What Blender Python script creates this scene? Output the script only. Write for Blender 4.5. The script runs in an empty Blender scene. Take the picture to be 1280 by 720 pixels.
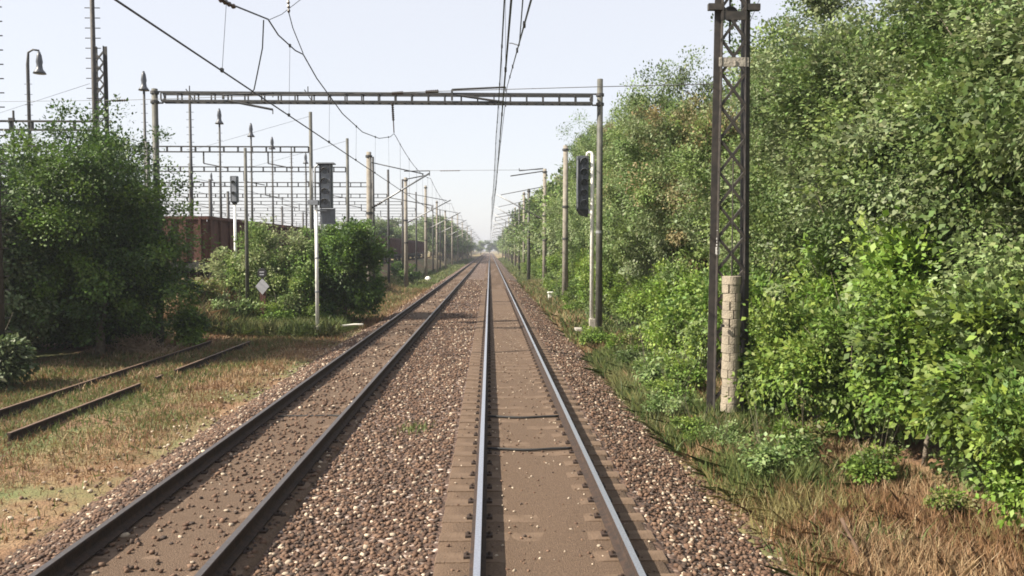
import bpy, math, random
import numpy as np
from mathutils import Vector, Matrix, Euler

SC = bpy.context.scene
COL = SC.collection
R = math.radians

# ------------------------------------------------------------------ camera
CAM = Vector((0, 0, 2.95))
CROT = (R(90 - 2.75), 0, R(-1.6))
cd = bpy.data.cameras.new('camera'); cam = bpy.data.objects.new('camera', cd); COL.objects.link(cam)
cam.location = CAM; cam.rotation_euler = CROT
cd.lens = 28.125; cd.sensor_width = 36; cd.clip_start = 0.1; cd.clip_end = 6000
SC.camera = cam
CM = Euler(CROT).to_matrix()

# ------------------------------------------------------------------ sky, sun, exposure
SUN_EL, SUN_AZ = 40.0, -106.0
w = bpy.data.worlds.new("World"); SC.world = w; w.use_nodes = True
nt = w.node_tree
sky = nt.nodes.new('ShaderNodeTexSky'); sky.sky_type = 'NISHITA'; sky.sun_disc = False
sky.sun_elevation = R(SUN_EL); sky.sun_rotation = R(SUN_AZ)
sky.air_density = 1.1; sky.dust_density = 1.0; sky.ozone_density = 0.0
smx = nt.nodes.new('ShaderNodeMix'); smx.data_type = 'RGBA'; smx.inputs['Factor'].default_value = 0.86
smx.inputs['B'].default_value = (2.58, 2.57, 2.71, 1)          # the even pale veil of a hazy day
nt.links.new(sky.outputs[0], smx.inputs['A']); nt.links.new(smx.outputs['Result'], nt.nodes['Background'].inputs[0])
nt.nodes['Background'].inputs[1].default_value = 0.122
sd = bpy.data.lights.new('sun', 'SUN'); sun = bpy.data.objects.new('sun', sd); COL.objects.link(sun)
sd.energy = 4.2; sd.angle = R(0.5); sd.color = (1.0, 0.91, 0.77)
_d = Vector((math.sin(R(SUN_AZ)) * math.cos(R(SUN_EL)), math.cos(R(SUN_AZ)) * math.cos(R(SUN_EL)), math.sin(R(SUN_EL))))
sun.rotation_euler = _d.to_track_quat('Z', 'Y').to_euler()
SC.view_settings.view_transform = 'Standard'; SC.view_settings.look = 'None'
SC.view_settings.gamma = 1.0; SC.view_settings.use_curve_mapping = False
SC.view_settings.exposure = 1.45
SC.cycles.volume_bounces = 1
SC.cycles.filter_width = 1.75
SC.cycles.max_bounces = 6
SC.cycles.transparent_max_bounces = 8

def at(px, py, y):
    """the point of the place that lies y metres ahead on the line of sight px, py"""
    d = CM @ Vector(((px - 640) / 1000, -(py - 360) / 1000, -1))
    return CAM + d * (y / d.y)

# ------------------------------------------------------------------ noise
def _hash(ix, iy, s):
    h = np.sin(ix * 127.1 + iy * 311.7 + s * 74.7) * 43758.5453
    return h - np.floor(h)
def vnoise(x, y, s=0):
    x = np.asarray(x, float); y = np.asarray(y, float)
    ix = np.floor(x); iy = np.floor(y); fx = x - ix; fy = y - iy
    fx = fx * fx * (3 - 2 * fx); fy = fy * fy * (3 - 2 * fy)
    a = _hash(ix, iy, s); b = _hash(ix + 1, iy, s); c = _hash(ix, iy + 1, s); d = _hash(ix + 1, iy + 1, s)
    return a + (b - a) * fx + (c - a) * fy + (a - b - c + d) * fx * fy
def fbm(x, y, s=0):
    return 0.55 * vnoise(x, y, s) + 0.28 * vnoise(x * 2.1, y * 2.1, s + 3) + 0.17 * vnoise(x * 4.3, y * 4.3, s + 7)
def sstep(x, a, b):
    t = np.clip((np.asarray(x, float) - a) / (b - a), 0, 1)
    return t * t * (3 - 2 * t)

# ------------------------------------------------------------------ materials
def mat(name, color, rough=0.7, metal=0.0, noise=None, bump=None, attr=False):
    """noise = (scale, colour2, lo, hi); bump = (scale, strength); attr multiplies the per-face tint"""
    m = bpy.data.materials.new(name); m.use_nodes = True
    t = m.node_tree; b = t.nodes['Principled BSDF']
    b.inputs['Roughness'].default_value = rough; b.inputs['Metallic'].default_value = metal
    src = None
    if noise:
        tc = t.nodes.new('ShaderNodeTexCoord'); n = t.nodes.new('ShaderNodeTexNoise')
        n.inputs['Scale'].default_value = noise[0]; n.inputs['Detail'].default_value = 6
        t.links.new(tc.outputs['Object'], n.inputs['Vector'])
        r = t.nodes.new('ShaderNodeValToRGB')
        r.color_ramp.elements[0].position = noise[2]; r.color_ramp.elements[1].position = noise[3]
        r.color_ramp.elements[0].color = (*color, 1); r.color_ramp.elements[1].color = (*noise[1], 1)
        t.links.new(n.outputs['Fac'], r.inputs['Fac']); src = r.outputs['Color']
    if attr:
        a = t.nodes.new('ShaderNodeAttribute'); a.attribute_name = 'tint'
        if src is None: src = a.outputs['Color']
        else:
            mx = t.nodes.new('ShaderNodeMix'); mx.data_type = 'RGBA'; mx.blend_type = 'MULTIPLY'
            mx.inputs['Factor'].default_value = 1
            t.links.new(src, mx.inputs['A']); t.links.new(a.outputs['Color'], mx.inputs['B']); src = mx.outputs['Result']
    if src is None: b.inputs['Base Color'].default_value = (*color, 1)
    else: t.links.new(src, b.inputs['Base Color'])
    if bump:
        tc = t.nodes.new('ShaderNodeTexCoord'); n = t.nodes.new('ShaderNodeTexNoise')
        n.inputs['Scale'].default_value = bump[0]; n.inputs['Detail'].default_value = 5
        t.links.new(tc.outputs['Object'], n.inputs['Vector'])
        bp = t.nodes.new('ShaderNodeBump'); bp.inputs['Strength'].default_value = bump[1]; bp.inputs['Distance'].default_value = 0.05
        t.links.new(n.outputs['Fac'], bp.inputs['Height']); t.links.new(bp.outputs['Normal'], b.inputs['Normal'])
    return m

def leaf_mat(name, rough=0.58, trans=0.3):
    m = bpy.data.materials.new(name); m.use_nodes = True
    t = m.node_tree; b = t.nodes['Principled BSDF']; out = t.nodes['Material Output']
    b.inputs['Roughness'].default_value = rough
    a = t.nodes.new('ShaderNodeAttribute'); a.attribute_name = 'tint'
    oi = t.nodes.new('ShaderNodeObjectInfo')
    hs = t.nodes.new('ShaderNodeHueSaturation')
    mr = t.nodes.new('ShaderNodeMapRange'); mr.inputs['To Min'].default_value = 0.8; mr.inputs['To Max'].default_value = 1.25
    t.links.new(oi.outputs['Random'], mr.inputs['Value']); t.links.new(mr.outputs['Result'], hs.inputs['Value'])
    t.links.new(a.outputs['Color'], hs.inputs['Color'])
    t.links.new(hs.outputs['Color'], b.inputs['Base Color'])
    tr = t.nodes.new('ShaderNodeBsdfTranslucent'); mix = t.nodes.new('ShaderNodeMixShader'); mix.inputs[0].default_value = trans
    t.links.new(hs.outputs['Color'], tr.inputs['Color'])
    t.links.new(b.outputs[0], mix.inputs[1]); t.links.new(tr.outputs[0], mix.inputs[2]); t.links.new(mix.outputs[0], out.inputs[0])
    return m

M = {}
M['leaf'] = leaf_mat('leaf_surface')
M['blade'] = leaf_mat('grass_blade_surface', 0.6, 0.25)
M['bark'] = mat('bark', (0.10, 0.08, 0.06), 0.9, noise=(9, (0.2, 0.17, 0.13), .35, .7), bump=(20, .6))
M['stone'] = mat('ballast_stone_surface', (1, 1, 1), 0.85, noise=(30, (0.72, 0.72, 0.72), .4, .65), attr=True)
M['rail'] = mat('rust_rail_web', (0.02, 0.013, 0.010), 0.9, noise=(14, (0.05, 0.028, 0.018), .35, .7), bump=(60, .3))
M['railtop'] = mat('polished_rail_head', (0.75, 0.76, 0.78), 0.36, 1.0, noise=(40, (0.62, 0.62, 0.64), .4, .6))
M['raildull'] = mat('dull_rail_head', (0.16, 0.15, 0.15), 0.5, 0.8, noise=(30, (0.15, 0.13, 0.12), .4, .6))
M['railrust'] = mat('rusty_rail_head', (0.12, 0.08, 0.06), 0.6, noise=(14, (0.2, 0.13, 0.09), .35, .7))
M['sleeper'] = mat('stained_concrete_sleeper', (0.098, 0.062, 0.038), 0.9, noise=(6, (0.145, 0.096, 0.062), .3, .7), bump=(40, .4))
M['steel'] = mat('dark_painted_steel', (0.035, 0.036, 0.038), 0.6, 0.1, noise=(5, (0.065, 0.06, 0.055), .4, .7))
M['mast_brown'] = mat('weathered_lattice_steel', (0.03, 0.027, 0.025), 0.7, 0.1, noise=(8, (0.06, 0.05, 0.042), .4, .7))
M['galv'] = mat('galvanised_steel', (0.30, 0.31, 0.32), 0.5, 0.5, noise=(6, (0.22, 0.22, 0.22), .4, .65))
M['post_green'] = mat('grey_green_post_paint', (0.06, 0.06, 0.05), 0.65, 0.0, noise=(4, (0.10, 0.097, 0.082), .4, .7))
M['pale'] = mat('pale_post_concrete', (0.25, 0.225, 0.185), 0.85, noise=(5, (0.17, 0.15, 0.125), .35, .7), bump=(30, .2))
M['weight'] = mat('cream_weight_concrete', (0.31, 0.265, 0.20), 0.9, noise=(4, (0.19, 0.165, 0.13), .35, .75), bump=(30, .5))
M['concrete'] = mat('concrete', (0.36, 0.33, 0.28), 0.9, noise=(7, (0.24, 0.22, 0.19), .35, .7), bump=(25, .4))
M['white'] = mat('white_paint', (0.84, 0.83, 0.79), 0.4, noise=(7, (0.66, 0.64, 0.58), .5, .75))
M['signal'] = mat('signal_housing_paint', (0.065, 0.072, 0.085), 0.5, noise=(5, (0.10, 0.108, 0.12), .4, .7))
M['signalgrey'] = mat('grey_signal_sheet', (0.22, 0.235, 0.26), 0.5, noise=(6, (0.15, 0.16, 0.18), .4, .7))
M['glass'] = mat('dark_lens_glass', (0.02, 0.022, 0.03), 0.1)
M['wire'] = mat('copper_wire', (0.035, 0.035, 0.035), 0.5, 0.4)
M['insul'] = mat('brown_insulator', (0.05, 0.035, 0.03), 0.3)
M['wagon'] = mat('rusty_brown_wagon', (0.06, 0.022, 0.016), 0.85, noise=(3, (0.105, 0.043, 0.028), .35, .7), bump=(10, .2))
M['wagongrey'] = mat('grey_brown_wagon', (0.13, 0.11, 0.11), 0.75, noise=(3, (0.09, 0.06, 0.055), .35, .7))
M['black'] = mat('sooty_steel', (0.02, 0.02, 0.02), 0.7)
M['cable'] = mat('pale_cable_sheath', (0.7, 0.68, 0.6), 0.6)
M['twig'] = mat('dry_twig', (0.26, 0.18, 0.12), 0.9, noise=(12, (0.36, 0.28, 0.2), .35, .7))
M['stalk'] = mat('dead_stalk', (0.09, 0.055, 0.035), 0.9, noise=(12, (0.14, 0.09, 0.06), .35, .7))
M['diamond'] = mat('grey_reflective_plate', (0.40, 0.40, 0.43), 0.5)
M['lamp'] = mat('lamp_metal', (0.06, 0.065, 0.075), 0.45, 0.3)

# ground: dry litter, straw and green in patches
def ground_mat():
    m = bpy.data.materials.new('dry_ground'); m.use_nodes = True
    t = m.node_tree; b = t.nodes['Principled BSDF']; b.inputs['Roughness'].default_value = 0.95
    tc = t.nodes.new('ShaderNodeTexCoord')
    def nz(scale, detail=6):
        n = t.nodes.new('ShaderNodeTexNoise'); n.inputs['Scale'].default_value = scale; n.inputs['Detail'].default_value = detail
        t.links.new(tc.outputs['Object'], n.inputs['Vector']); return n
    n1 = nz(1.1); r = t.nodes.new('ShaderNodeValToRGB'); e = r.color_ramp.elements
    e[0].position = .3; e[0].color = (0.15, 0.085, 0.047, 1); e[1].position = .7; e[1].color = (0.27, 0.19, 0.105, 1)
    x = e.new(.5); x.color = (0.215, 0.125, 0.066, 1)
    t.links.new(n1.outputs['Fac'], r.inputs['Fac'])
    n2 = nz(.45); r2 = t.nodes.new('ShaderNodeValToRGB')
    r2.color_ramp.elements[0].position = .42; r2.color_ramp.elements[1].position = .6
    t.links.new(n2.outputs['Fac'], r2.inputs['Fac'])
    n3 = nz(9); r3 = t.nodes.new('ShaderNodeValToRGB')
    r3.color_ramp.elements[0].color = (0.07, 0.10, 0.03, 1); r3.color_ramp.elements[1].color = (0.19, 0.19, 0.07, 1)
    t.links.new(n3.outputs['Fac'], r3.inputs['Fac'])
    mx = t.nodes.new('ShaderNodeMix'); mx.data_type = 'RGBA'
    t.links.new(r2.outputs['Color'], mx.inputs['Factor']); t.links.new(r.outputs['Color'], mx.inputs['A']); t.links.new(r3.outputs['Color'], mx.inputs['B'])
    t.links.new(mx.outputs['Result'], b.inputs['Base Color'])
    n4 = nz(25); bp = t.nodes.new('ShaderNodeBump'); bp.inputs['Strength'].default_value = .7; bp.inputs['Distance'].default_value = .08
    t.links.new(n4.outputs['Fac'], bp.inputs['Height']); t.links.new(bp.outputs['Normal'], b.inputs['Normal'])
    return m
def ballast_mat():
    m = bpy.data.materials.new('ballast_gravel'); m.use_nodes = True
    t = m.node_tree; b = t.nodes['Principled BSDF']; b.inputs['Roughness'].default_value = 0.92
    tc = t.nodes.new('ShaderNodeTexCoord')
    v = t.nodes.new('ShaderNodeTexVoronoi'); v.inputs['Scale'].default_value = 17
    t.links.new(tc.outputs['Object'], v.inputs['Vector'])
    sep = t.nodes.new('ShaderNodeSeparateColor'); t.links.new(v.outputs['Color'], sep.inputs[0])
    r = t.nodes.new('ShaderNodeValToRGB'); e = r.color_ramp.elements
    e[0].position = 0; e[0].color = (0.05, 0.029, 0.020, 1); e[1].position = 1; e[1].color = (0.5, 0.42, 0.36, 1)
    x = e.new(.45); x.color = (0.085, 0.05, 0.035, 1); x = e.new(.88); x.color = (0.13, 0.08, 0.057, 1)
    t.links.new(sep.outputs[0], r.inputs['Fac'])
    n = t.nodes.new('ShaderNodeTexNoise'); n.inputs['Scale'].default_value = .8; n.inputs['Detail'].default_value = 5
    t.links.new(tc.outputs['Object'], n.inputs['Vector'])
    mx = t.nodes.new('ShaderNodeMix'); mx.data_type = 'RGBA'; mx.blend_type = 'MULTIPLY'; mx.inputs['Factor'].default_value = .6
    r2 = t.nodes.new('ShaderNodeValToRGB'); r2.color_ramp.elements[0].color = (.6, .55, .5, 1); r2.color_ramp.elements[0].position = .3; r2.color_ramp.elements[1].position = .7
    t.links.new(n.outputs['Fac'], r2.inputs['Fac'])
    t.links.new(r.outputs['Color'], mx.inputs['A']); t.links.new(r2.outputs['Color'], mx.inputs['B'])
    t.links.new(mx.outputs['Result'], b.inputs['Base Color'])
    bp = t.nodes.new('ShaderNodeBump'); bp.inputs['Strength'].default_value = .8; bp.inputs['Distance'].default_value = .04; bp.invert = True
    t.links.new(v.outputs['Distance'], bp.inputs['Height']); t.links.new(bp.outputs['Normal'], b.inputs['Normal'])
    return m
M['ground'] = ground_mat(); M['ballast'] = ballast_mat()
M['crib'] = mat('fine_brown_ballast', (0.088, 0.054, 0.032), 0.95, noise=(45, (0.155, 0.102, 0.066), .35, .75), bump=(70, .7))

# ------------------------------------------------------------------ mesh helpers
def world_loc(o):
    v = Vector((0, 0, 0))
    while o: v += o.location; o = o.parent
    return v
def np_mesh(name, verts, faces_flat, counts, material, tint=None, smooth=False):
    me = bpy.data.meshes.new(name)
    verts = np.asarray(verts, np.float32); faces_flat = np.asarray(faces_flat, np.int32); counts = np.asarray(counts, np.int32)
    me.vertices.add(len(verts)); me.vertices.foreach_set('co', verts.ravel())
    me.loops.add(len(faces_flat)); me.loops.foreach_set('vertex_index', faces_flat)
    me.polygons.add(len(counts)); st = np.zeros(len(counts), np.int32); st[1:] = np.cumsum(counts)[:-1]
    me.polygons.foreach_set('loop_start', st); me.polygons.foreach_set('loop_total', counts)
    if smooth: me.polygons.foreach_set('use_smooth', np.ones(len(counts), bool))
    me.materials.append(material)
    if tint is not None:
        a = me.attributes.new('tint', 'FLOAT_COLOR', 'FACE')
        c = np.ones((len(counts), 4), np.float32); c[:, :3] = tint; a.data.foreach_set('color', c.ravel())
    me.update(calc_edges=True)
    return me
def link(name, me, parent=None, loc=None):
    o = bpy.data.objects.new(name, me); COL.objects.link(o)
    if parent: o.parent = parent
    if loc is not None: o.location = loc
    return o
class MB:
    def __init__(s): s.v = []; s.f = []; s.mi = []; s.mats = []
    def _m(s, m):
        if m not in s.mats: s.mats.append(m)
        return s.mats.index(m)
    def add(s, vs, fs, m=0):
        k = len(s.v); s.v += [Vector(v) for v in vs]
        for f in fs: s.f.append([i + k for i in f]); s.mi.append(m)
        return s
    def box(s, c, size, rz=0, rot=None, m=0):
        c = Vector(c); hx, hy, hz = size[0] / 2, size[1] / 2, size[2] / 2
        rm = rot if rot is not None else Matrix.Rotation(rz, 3, 'Z')
        vs = [c + rm @ Vector((x * hx, y * hy, z * hz)) for z in (-1, 1) for y in (-1, 1) for x in (-1, 1)]
        return s.add(vs, [(0, 2, 3, 1), (4, 5, 7, 6), (0, 1, 5, 4), (1, 3, 7, 5), (3, 2, 6, 7), (2, 0, 4, 6)], m)
    def bar(s, a, b, wd, hd=None, m=0):
        a = Vector(a); b = Vector(b); hd = hd or wd; d = b - a
        rm = d.to_track_quat('Z', 'Y').to_matrix()
        return s.box((a + b) / 2, (wd, hd, d.length), rot=rm, m=m)
    def tube(s, pts, r, n=8, m=0, cap=True):
        pts = [Vector(p) for p in pts]; rs = r if isinstance(r, (list, tuple)) else [r] * len(pts)
        vs = []; fs = []
        for i, p in enumerate(pts):
            d = (pts[min(i + 1, len(pts) - 1)] - pts[max(i - 1, 0)]).normalized()
            u = d.orthogonal().normalized() if i == 0 else (u - d * u.dot(d)).normalized()
            v = d.cross(u)
            for k in range(n):
                a = 2 * math.pi * k / n; vs.append(p + (u * math.cos(a) + v * math.sin(a)) * rs[i])
        for i in range(len(pts) - 1):
            for k in range(n):
                k2 = (k + 1) % n; fs.append((i * n + k, i * n + k2, (i + 1) * n + k2, (i + 1) * n + k))
        if cap:
            fs.append(tuple(reversed(range(n)))); fs.append(tuple((len(pts) - 1) * n + k for k in range(n)))
        return s.add(vs, fs, m)
    def lathe(s, c, prof, n=12, axis='Z', m=0):
        c = Vector(c); rm = {'Z': Matrix.Identity(3), 'Y': Matrix.Rotation(-math.pi / 2, 3, 'X'), 'X': Matrix.Rotation(math.pi / 2, 3, 'Y')}[axis]
        vs = []; fs = []
        for (r, z) in prof:
            for k in range(n):
                a = 2 * math.pi * k / n; vs.append(c + rm @ Vector((r * math.cos(a), r * math.sin(a), z)))
        for i in range(len(prof) - 1):
            for k in range(n):
                k2 = (k + 1) % n; fs.append((i * n + k, i * n + k2, (i + 1) * n + k2, (i + 1) * n + k))
        fs.append(tuple(reversed(range(n)))); fs.append(tuple((len(prof) - 1) * n + k for k in range(n)))
        return s.add(vs, fs, m)
    def build(s, name, material, parent=None, smooth=False, bevel=0):
        off = world_loc(parent) if parent else Vector((0, 0, 0))
        me = bpy.data.meshes.new(name)
        me.from_pydata([tuple(v - off) for v in s.v], [], s.f)
        for mm in (material if isinstance(material, (list, tuple)) else [material]): me.materials.append(mm)
        if any(s.mi): me.polygons.foreach_set('material_index', s.mi)
        if smooth: me.polygons.foreach_set('use_smooth', [True] * len(s.f))
        me.update()
        o = link(name, me, parent)
        if bevel:
            b = o.modifiers.new('bevel', 'BEVEL'); b.width = bevel; b.segments = 2; b.limit_method = 'ANGLE'
        return o
def tag(o, label=None, cat=None, group=None, kind=None):
    if label: o['label'] = label
    if cat: o['category'] = cat
    if group: o['group'] = group
    if kind: o['kind'] = kind
    return o
def thing(name, loc, label, cat, group=None):
    o = link(name, None, None, Vector(loc)); o.empty_display_size = .3
    return tag(o, label, cat, group)
KIDS = {}
def copy_tree(o, loc=None, rz=None, scale=None, label=None, parent=None):
    c = o.copy(); COL.objects.link(c)
    if parent: c.parent = parent
    if loc is not None: c.location = loc
    if rz is not None: c.rotation_euler = (0, 0, rz)
    if scale is not None: c.scale = scale
    if label: c['label'] = label
    for ch in [k for k in o.children if k.name != c.name]: copy_tree(ch, parent=c)
    return c
ORD = ['nearest', 'second', 'third', 'fourth', 'fifth', 'sixth', 'seventh', 'eighth', 'ninth', 'tenth', 'eleventh', 'twelfth', 'thirteenth', 'fourteenth']

# ------------------------------------------------------------------ ground and ballast
XR, XL = 0.63, -3.40                      # track centres
def gz(x, y):
    x = np.asarray(x, float); y = np.asarray(y, float)
    z = np.full(np.broadcast(x, y).shape, -0.65)
    z = np.where(x > 3.0, -0.62 + 0.22 * sstep(x, 3.2, 4.4) + 0.5 * sstep(x, 5, 10), z)
    bank = sstep(-x, 9.4, 13.0) * sstep(y, 31, 37)
    z = z + 1.7 * bank * np.where(x < 0, 1, 0)
    z = z + (fbm(x * .7, y * .7, 2) - .5) * 0.16
    z = np.where((x > -5.3) & (x < 3.0), -0.9, z)
    # ridge of soil beside the far masts
    z = z + np.where(x < 0, 1.0 * np.exp(-((x + 9.6) / 1.3) ** 2) * sstep(y, 50, 56) * (1 - sstep(y, 84, 96)), 0)
    return z
def bz(x, y):
    x = np.asarray(x, float)
    z = np.interp(x, [-6.2, -5.75, -4.75, -4.5, -2.3, -2.0, -0.75, -0.45, 1.75, 2.0, 3.2, 3.5],
                     [-0.95, -0.69, -0.28, -0.25, -0.25, -0.27, -0.27, -0.248, -0.248, -0.27, -0.63, -0.95])
    return z + (vnoise(x * 1.3, np.asarray(y) * 1.1, 5) - .5) * 0.05
def axis_pts(segs):
    out = []
    for a, b, st in segs: out += list(np.arange(a, b, st))
    out.append(segs[-1][1]); return np.array(out)
def grid_mesh(name, xs, ys, fz, material, **kw):
    X, Y = np.meshgrid(xs, ys); Z = fz(X, Y)
    V = np.stack([X, Y, Z], -1).reshape(-1, 3); nx, ny = len(xs), len(ys)
    i = np.arange(nx - 1)[None, :] + nx * np.arange(ny - 1)[:, None]
    F = np.stack([i, i + 1, i + 1 + nx, i + nx], -1).reshape(-1)
    o = link(name, np_mesh(name, V, F, np.full((nx - 1) * (ny - 1), 4), material, smooth=True))
    return tag(o, kind='structure', **kw)
xs = axis_pts([(-1000, -300, 100), (-300, -60, 20), (-60, -18, 2), (-18, -5, .25), (-5, 3, 1), (3, 9, .25), (9, 40, 2), (40, 300, 20), (300, 1000, 100)])
ys = axis_pts([(-60, -10, 5), (-10, 60, .4), (60, 140, 2), (140, 400, 10), (400, 2000, 100)])
grid_mesh('ground', xs, ys, gz, M['ground'], label='dry grassy ground with patches of green and rusty litter')
grid_mesh('ballast_bed', axis_pts([(-6.2, 3.5, .12)]), axis_pts([(-10, 60, .3), (60, 700, 8)]), bz, M['ballast'], label='reddish brown ballast bed carrying both main tracks')

# fine filling between the sleepers of the right track: slightly below the sleeper tops
def crib_strip(name, x0, x1, z, label):
    grid_mesh(name, np.concatenate([[x0 - .06], np.linspace(x0, x1, 14), [x1 + .06]]), axis_pts([(-10, 60, .2), (60, 700, 8)]),
              lambda X, Y: np.where((X < x0 - .01) | (X > x1 + .01), z - .08, z) + (vnoise(X * 2.3, Y * 1.7, 9) - .5) * .022, M['crib'], label=label)
crib_strip('crib_gravel', XR - 1.17, XR + 1.13, -0.221, 'fine brown gravel filling the right track between its sleepers')
crib_strip('crib_gravel', XL - 0.98, XL + 0.98, -0.215, 'fine brown gravel filling the left track between its sleepers')

# ballast stones
rng = np.random.default_rng(7)
def ico():
    p = (1 + 5 ** .5) / 2
    v = np.array([(-1, p, 0), (1, p, 0), (-1, -p, 0), (1, -p, 0), (0, -1, p), (0, 1, p), (0, -1, -p), (0, 1, -p), (p, 0, -1), (p, 0, 1), (-p, 0, -1), (-p, 0, 1)]) / 1.9
    f = np.array([(0, 11, 5), (0, 5, 1), (0, 1, 7), (0, 7, 10), (0, 10, 11), (1, 5, 9), (5, 11, 4), (11, 10, 2), (10, 7, 6), (7, 1, 8), (3, 9, 4), (3, 4, 2), (3, 2, 6), (3, 6, 8), (3, 8, 9), (4, 9, 5), (2, 4, 11), (6, 2, 10), (8, 6, 7), (9, 8, 1)])
    return v, f
IV, IF = ico()
def rot_z(a):
    c, s_ = np.cos(a), np.sin(a); z = np.zeros_like(a); o = np.ones_like(a)
    return np.stack([np.stack([c, -s_, z], -1), np.stack([s_, c, z], -1), np.stack([z, z, o], -1)], -2)
def stones(name, pts, size, label, white=0.1):
    n = len(pts)
    V = IV[None] * (1 + rng.uniform(-.3, .3, (n, 12, 1)))
    V = V * rng.uniform(.55, 1.15, (n, 1, 3)) * np.array([1, 1, .75])
    V = np.einsum('nij,nkj->nki', rot_z(rng.uniform(0, 6.28, n)), V) * size[:, None, None] + pts[:, None, :]
    F = (IF[None] + 12 * np.arange(n)[:, None, None]).reshape(-1)
    base = np.array([(0.092, 0.050, 0.030), (0.125, 0.071, 0.043), (0.058, 0.037, 0.026), (0.155, 0.094, 0.06)])
    c = base[rng.integers(0, 4, n)] * rng.uniform(.75, 1.3, (n, 1))
    wt = rng.random(n) < white
    c[wt] = np.array([0.48, 0.39, 0.29]) * rng.uniform(.6, 1.15, (wt.sum(), 1))
    me = np_mesh(name, V.reshape(-1, 3), F, np.full(n * 20, 3), M['stone'], tint=np.repeat(c, 20, 0))
    return tag(link(name, me), label, None, None, 'stuff')
def scatter(x0, x1, y0, y1, n, keep):
    x = rng.uniform(x0, x1, n); y = rng.uniform(y0, y1, n); k = keep(x, y)
    return x[k], y[k]
def stone_keep(x, y):
    dr = np.abs(x - XR); dl = np.abs(x - XL)
    k = dr > 1.24
    k &= ~((np.abs(dl - .7525) < .10))
    inl = dl < 1.05
    p = rng.random(len(x))
    k &= (x < 3.0) | (p < (3.75 - x) / .75)
    k &= (~inl) | (p < .2 * (0.4 + 1.6 * vnoise(x * 1.1, y * .7, 4)))
    return k
P = []; S = []
for y0, y1, dens, s0, s1 in ((4.5, 14, 380, .015, .042), (14, 24, 230, .018, .046), (24, 42, 100, .028, .05), (42, 85, 28, .04, .07)):
    x, y = scatter(-5.75, 3.75, y0, y1, int(9.5 * (y1 - y0) * dens), stone_keep)
    s_ = rng.uniform(s0, s1, len(x)); P.append(np.stack([x, y, np.where(np.abs(x - XL) < 1.0, np.maximum(bz(x, y), -.214), np.where(x > 3, np.maximum(bz(x, y), gz(x, y)), bz(x, y))) + s_ * .25], -1)); S.append(s_)
stones('ballast_stones', np.concatenate(P), np.concatenate(S), 'loose reddish ballast stones with scattered pale ones on the track bed', .085)
# pale pebbles lying on the right track and spilling onto the grass beside the left shoulder
x, y = scatter(XR - 1.1, XR + 1.1, 5, 40, 1400, lambda x, y: np.abs(np.abs(x - XR) - .7525) > .1)
x2, y2 = scatter(-7.4, -5.6, 7, 40, 1500, lambda x, y: (rng.random(len(x)) < np.clip((x + 7.2) / 1.6, 0, 1)) | ((y > 29) & (y < 36)))
s_ = rng.uniform(.012, .026, len(x)); s2 = rng.uniform(.025, .05, len(x2))
stones('ballast_stones', np.concatenate([np.stack([x, y, np.full(len(x), -.214)], -1), np.stack([x2, y2, gz(x2, y2) + .02], -1)]), np.concatenate([s_, s2]),
       'stray pebbles lying between the rails and on the grass edge', .3)

# ------------------------------------------------------------------ tracks
RAILP = [(-.075, 0), (.075, 0), (.075, .012), (.02, .03), (.0085, .045), (.0085, .115), (.035, .128), (.036, .150), (.030, .159), (-.030, .159), (-.036, .150), (-.035, .128), (-.0085, .115), (-.0085, .045), (-.02, .03), (-.075, .012)]
RAILP = [(px * 1.08, pz * .19 / .159) for px, pz in RAILP]
def rail(parent, x, y0, y1, ztop, step, tops, name='rail', head=True):
    mb = MB(); n = len(RAILP); yy = list(np.arange(y0, y1, step)) + [y1]
    for i in range(len(yy)):
        mb.v += [Vector((x + px, yy[i], ztop - .19 + pz)) for px, pz in RAILP]
    for i in range(len(yy) - 1):
        for k in range(n):
            k2 = (k + 1) % n
            mb.f.append([i * n + k, i * n + k2, (i + 1) * n + k2, (i + 1) * n + k]); mb.mi.append(1 if (k == 8 and head) else 0)
    for e, rev in ((0, False), (len(yy) - 1, True)):
        f = [e * n + k for k in range(n)]; mb.f.append(f[::-1] if rev else f); mb.mi.append(0)
    return mb.build(name, [M['rail'], M[tops]], parent)
def sleeper_mb(x, y, half, z):
    mb = MB()
    prof = [(-half, -.045), (-half + .02, 0), (-.95, .0), (-.55, .0), (-.4, -.012), (.4, -.012), (.55, .0), (.95, .0), (half - .02, 0), (half, -.045)]
    vs = []
    for px, pz in prof:
        for dy in (-.13, .13): vs.append((x + px, y + dy, z + pz))
        for dy in (.15, -.15): vs.append((x + px, y + dy, z - .16))
    fs = []
    for i in range(len(prof) - 1):
        a, b = i * 4, (i + 1) * 4
        fs += [(a, b, b + 1, a + 1), (a + 1, b + 1, b + 2, a + 2), (a + 3, b + 3, b, a)]
    fs += [(0, 1, 2, 3), tuple(len(vs) - 4 + k for k in (3, 2, 1, 0))]
    mb.add(vs, fs)
    for sx in (-.7525, .7525):                      # clips and bolts either side of the rail foot
        for d in (-.115, .115):
            mb.box((x + sx + d, y, z + .012), (.07, .11, .03), m=1)
            mb.tube([(x + sx + d, y, z + .02), (x + sx + d, y, z + .055)], .016, 6, m=1)
    return mb
def track(x, label, half, near, tops):
    t = thing('railway_track', (x, 0, -.25), label, 'railway track')
    for sx in (-.7525, .7525): rail(t, x + sx, -10, 700, 0, 10, tops)
    s0 = sleeper_mb(x, near, half, -.212).build('sleeper', [M['sleeper'], M['rail']], t)
    for i in range(1, 99):
        c = s0.copy(); COL.objects.link(c); c.parent = t; c.location.y = s0.location.y + .6 * i
    # the far sleepers as one mass
    mb = MB()
    for i in range(99, 420): mb.box((x, near + .6 * i, -.266), (2 * half, .27, .11))
    tag(mb.build('sleeper_row', M['sleeper'], t), kind='stuff')
    return t
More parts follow.
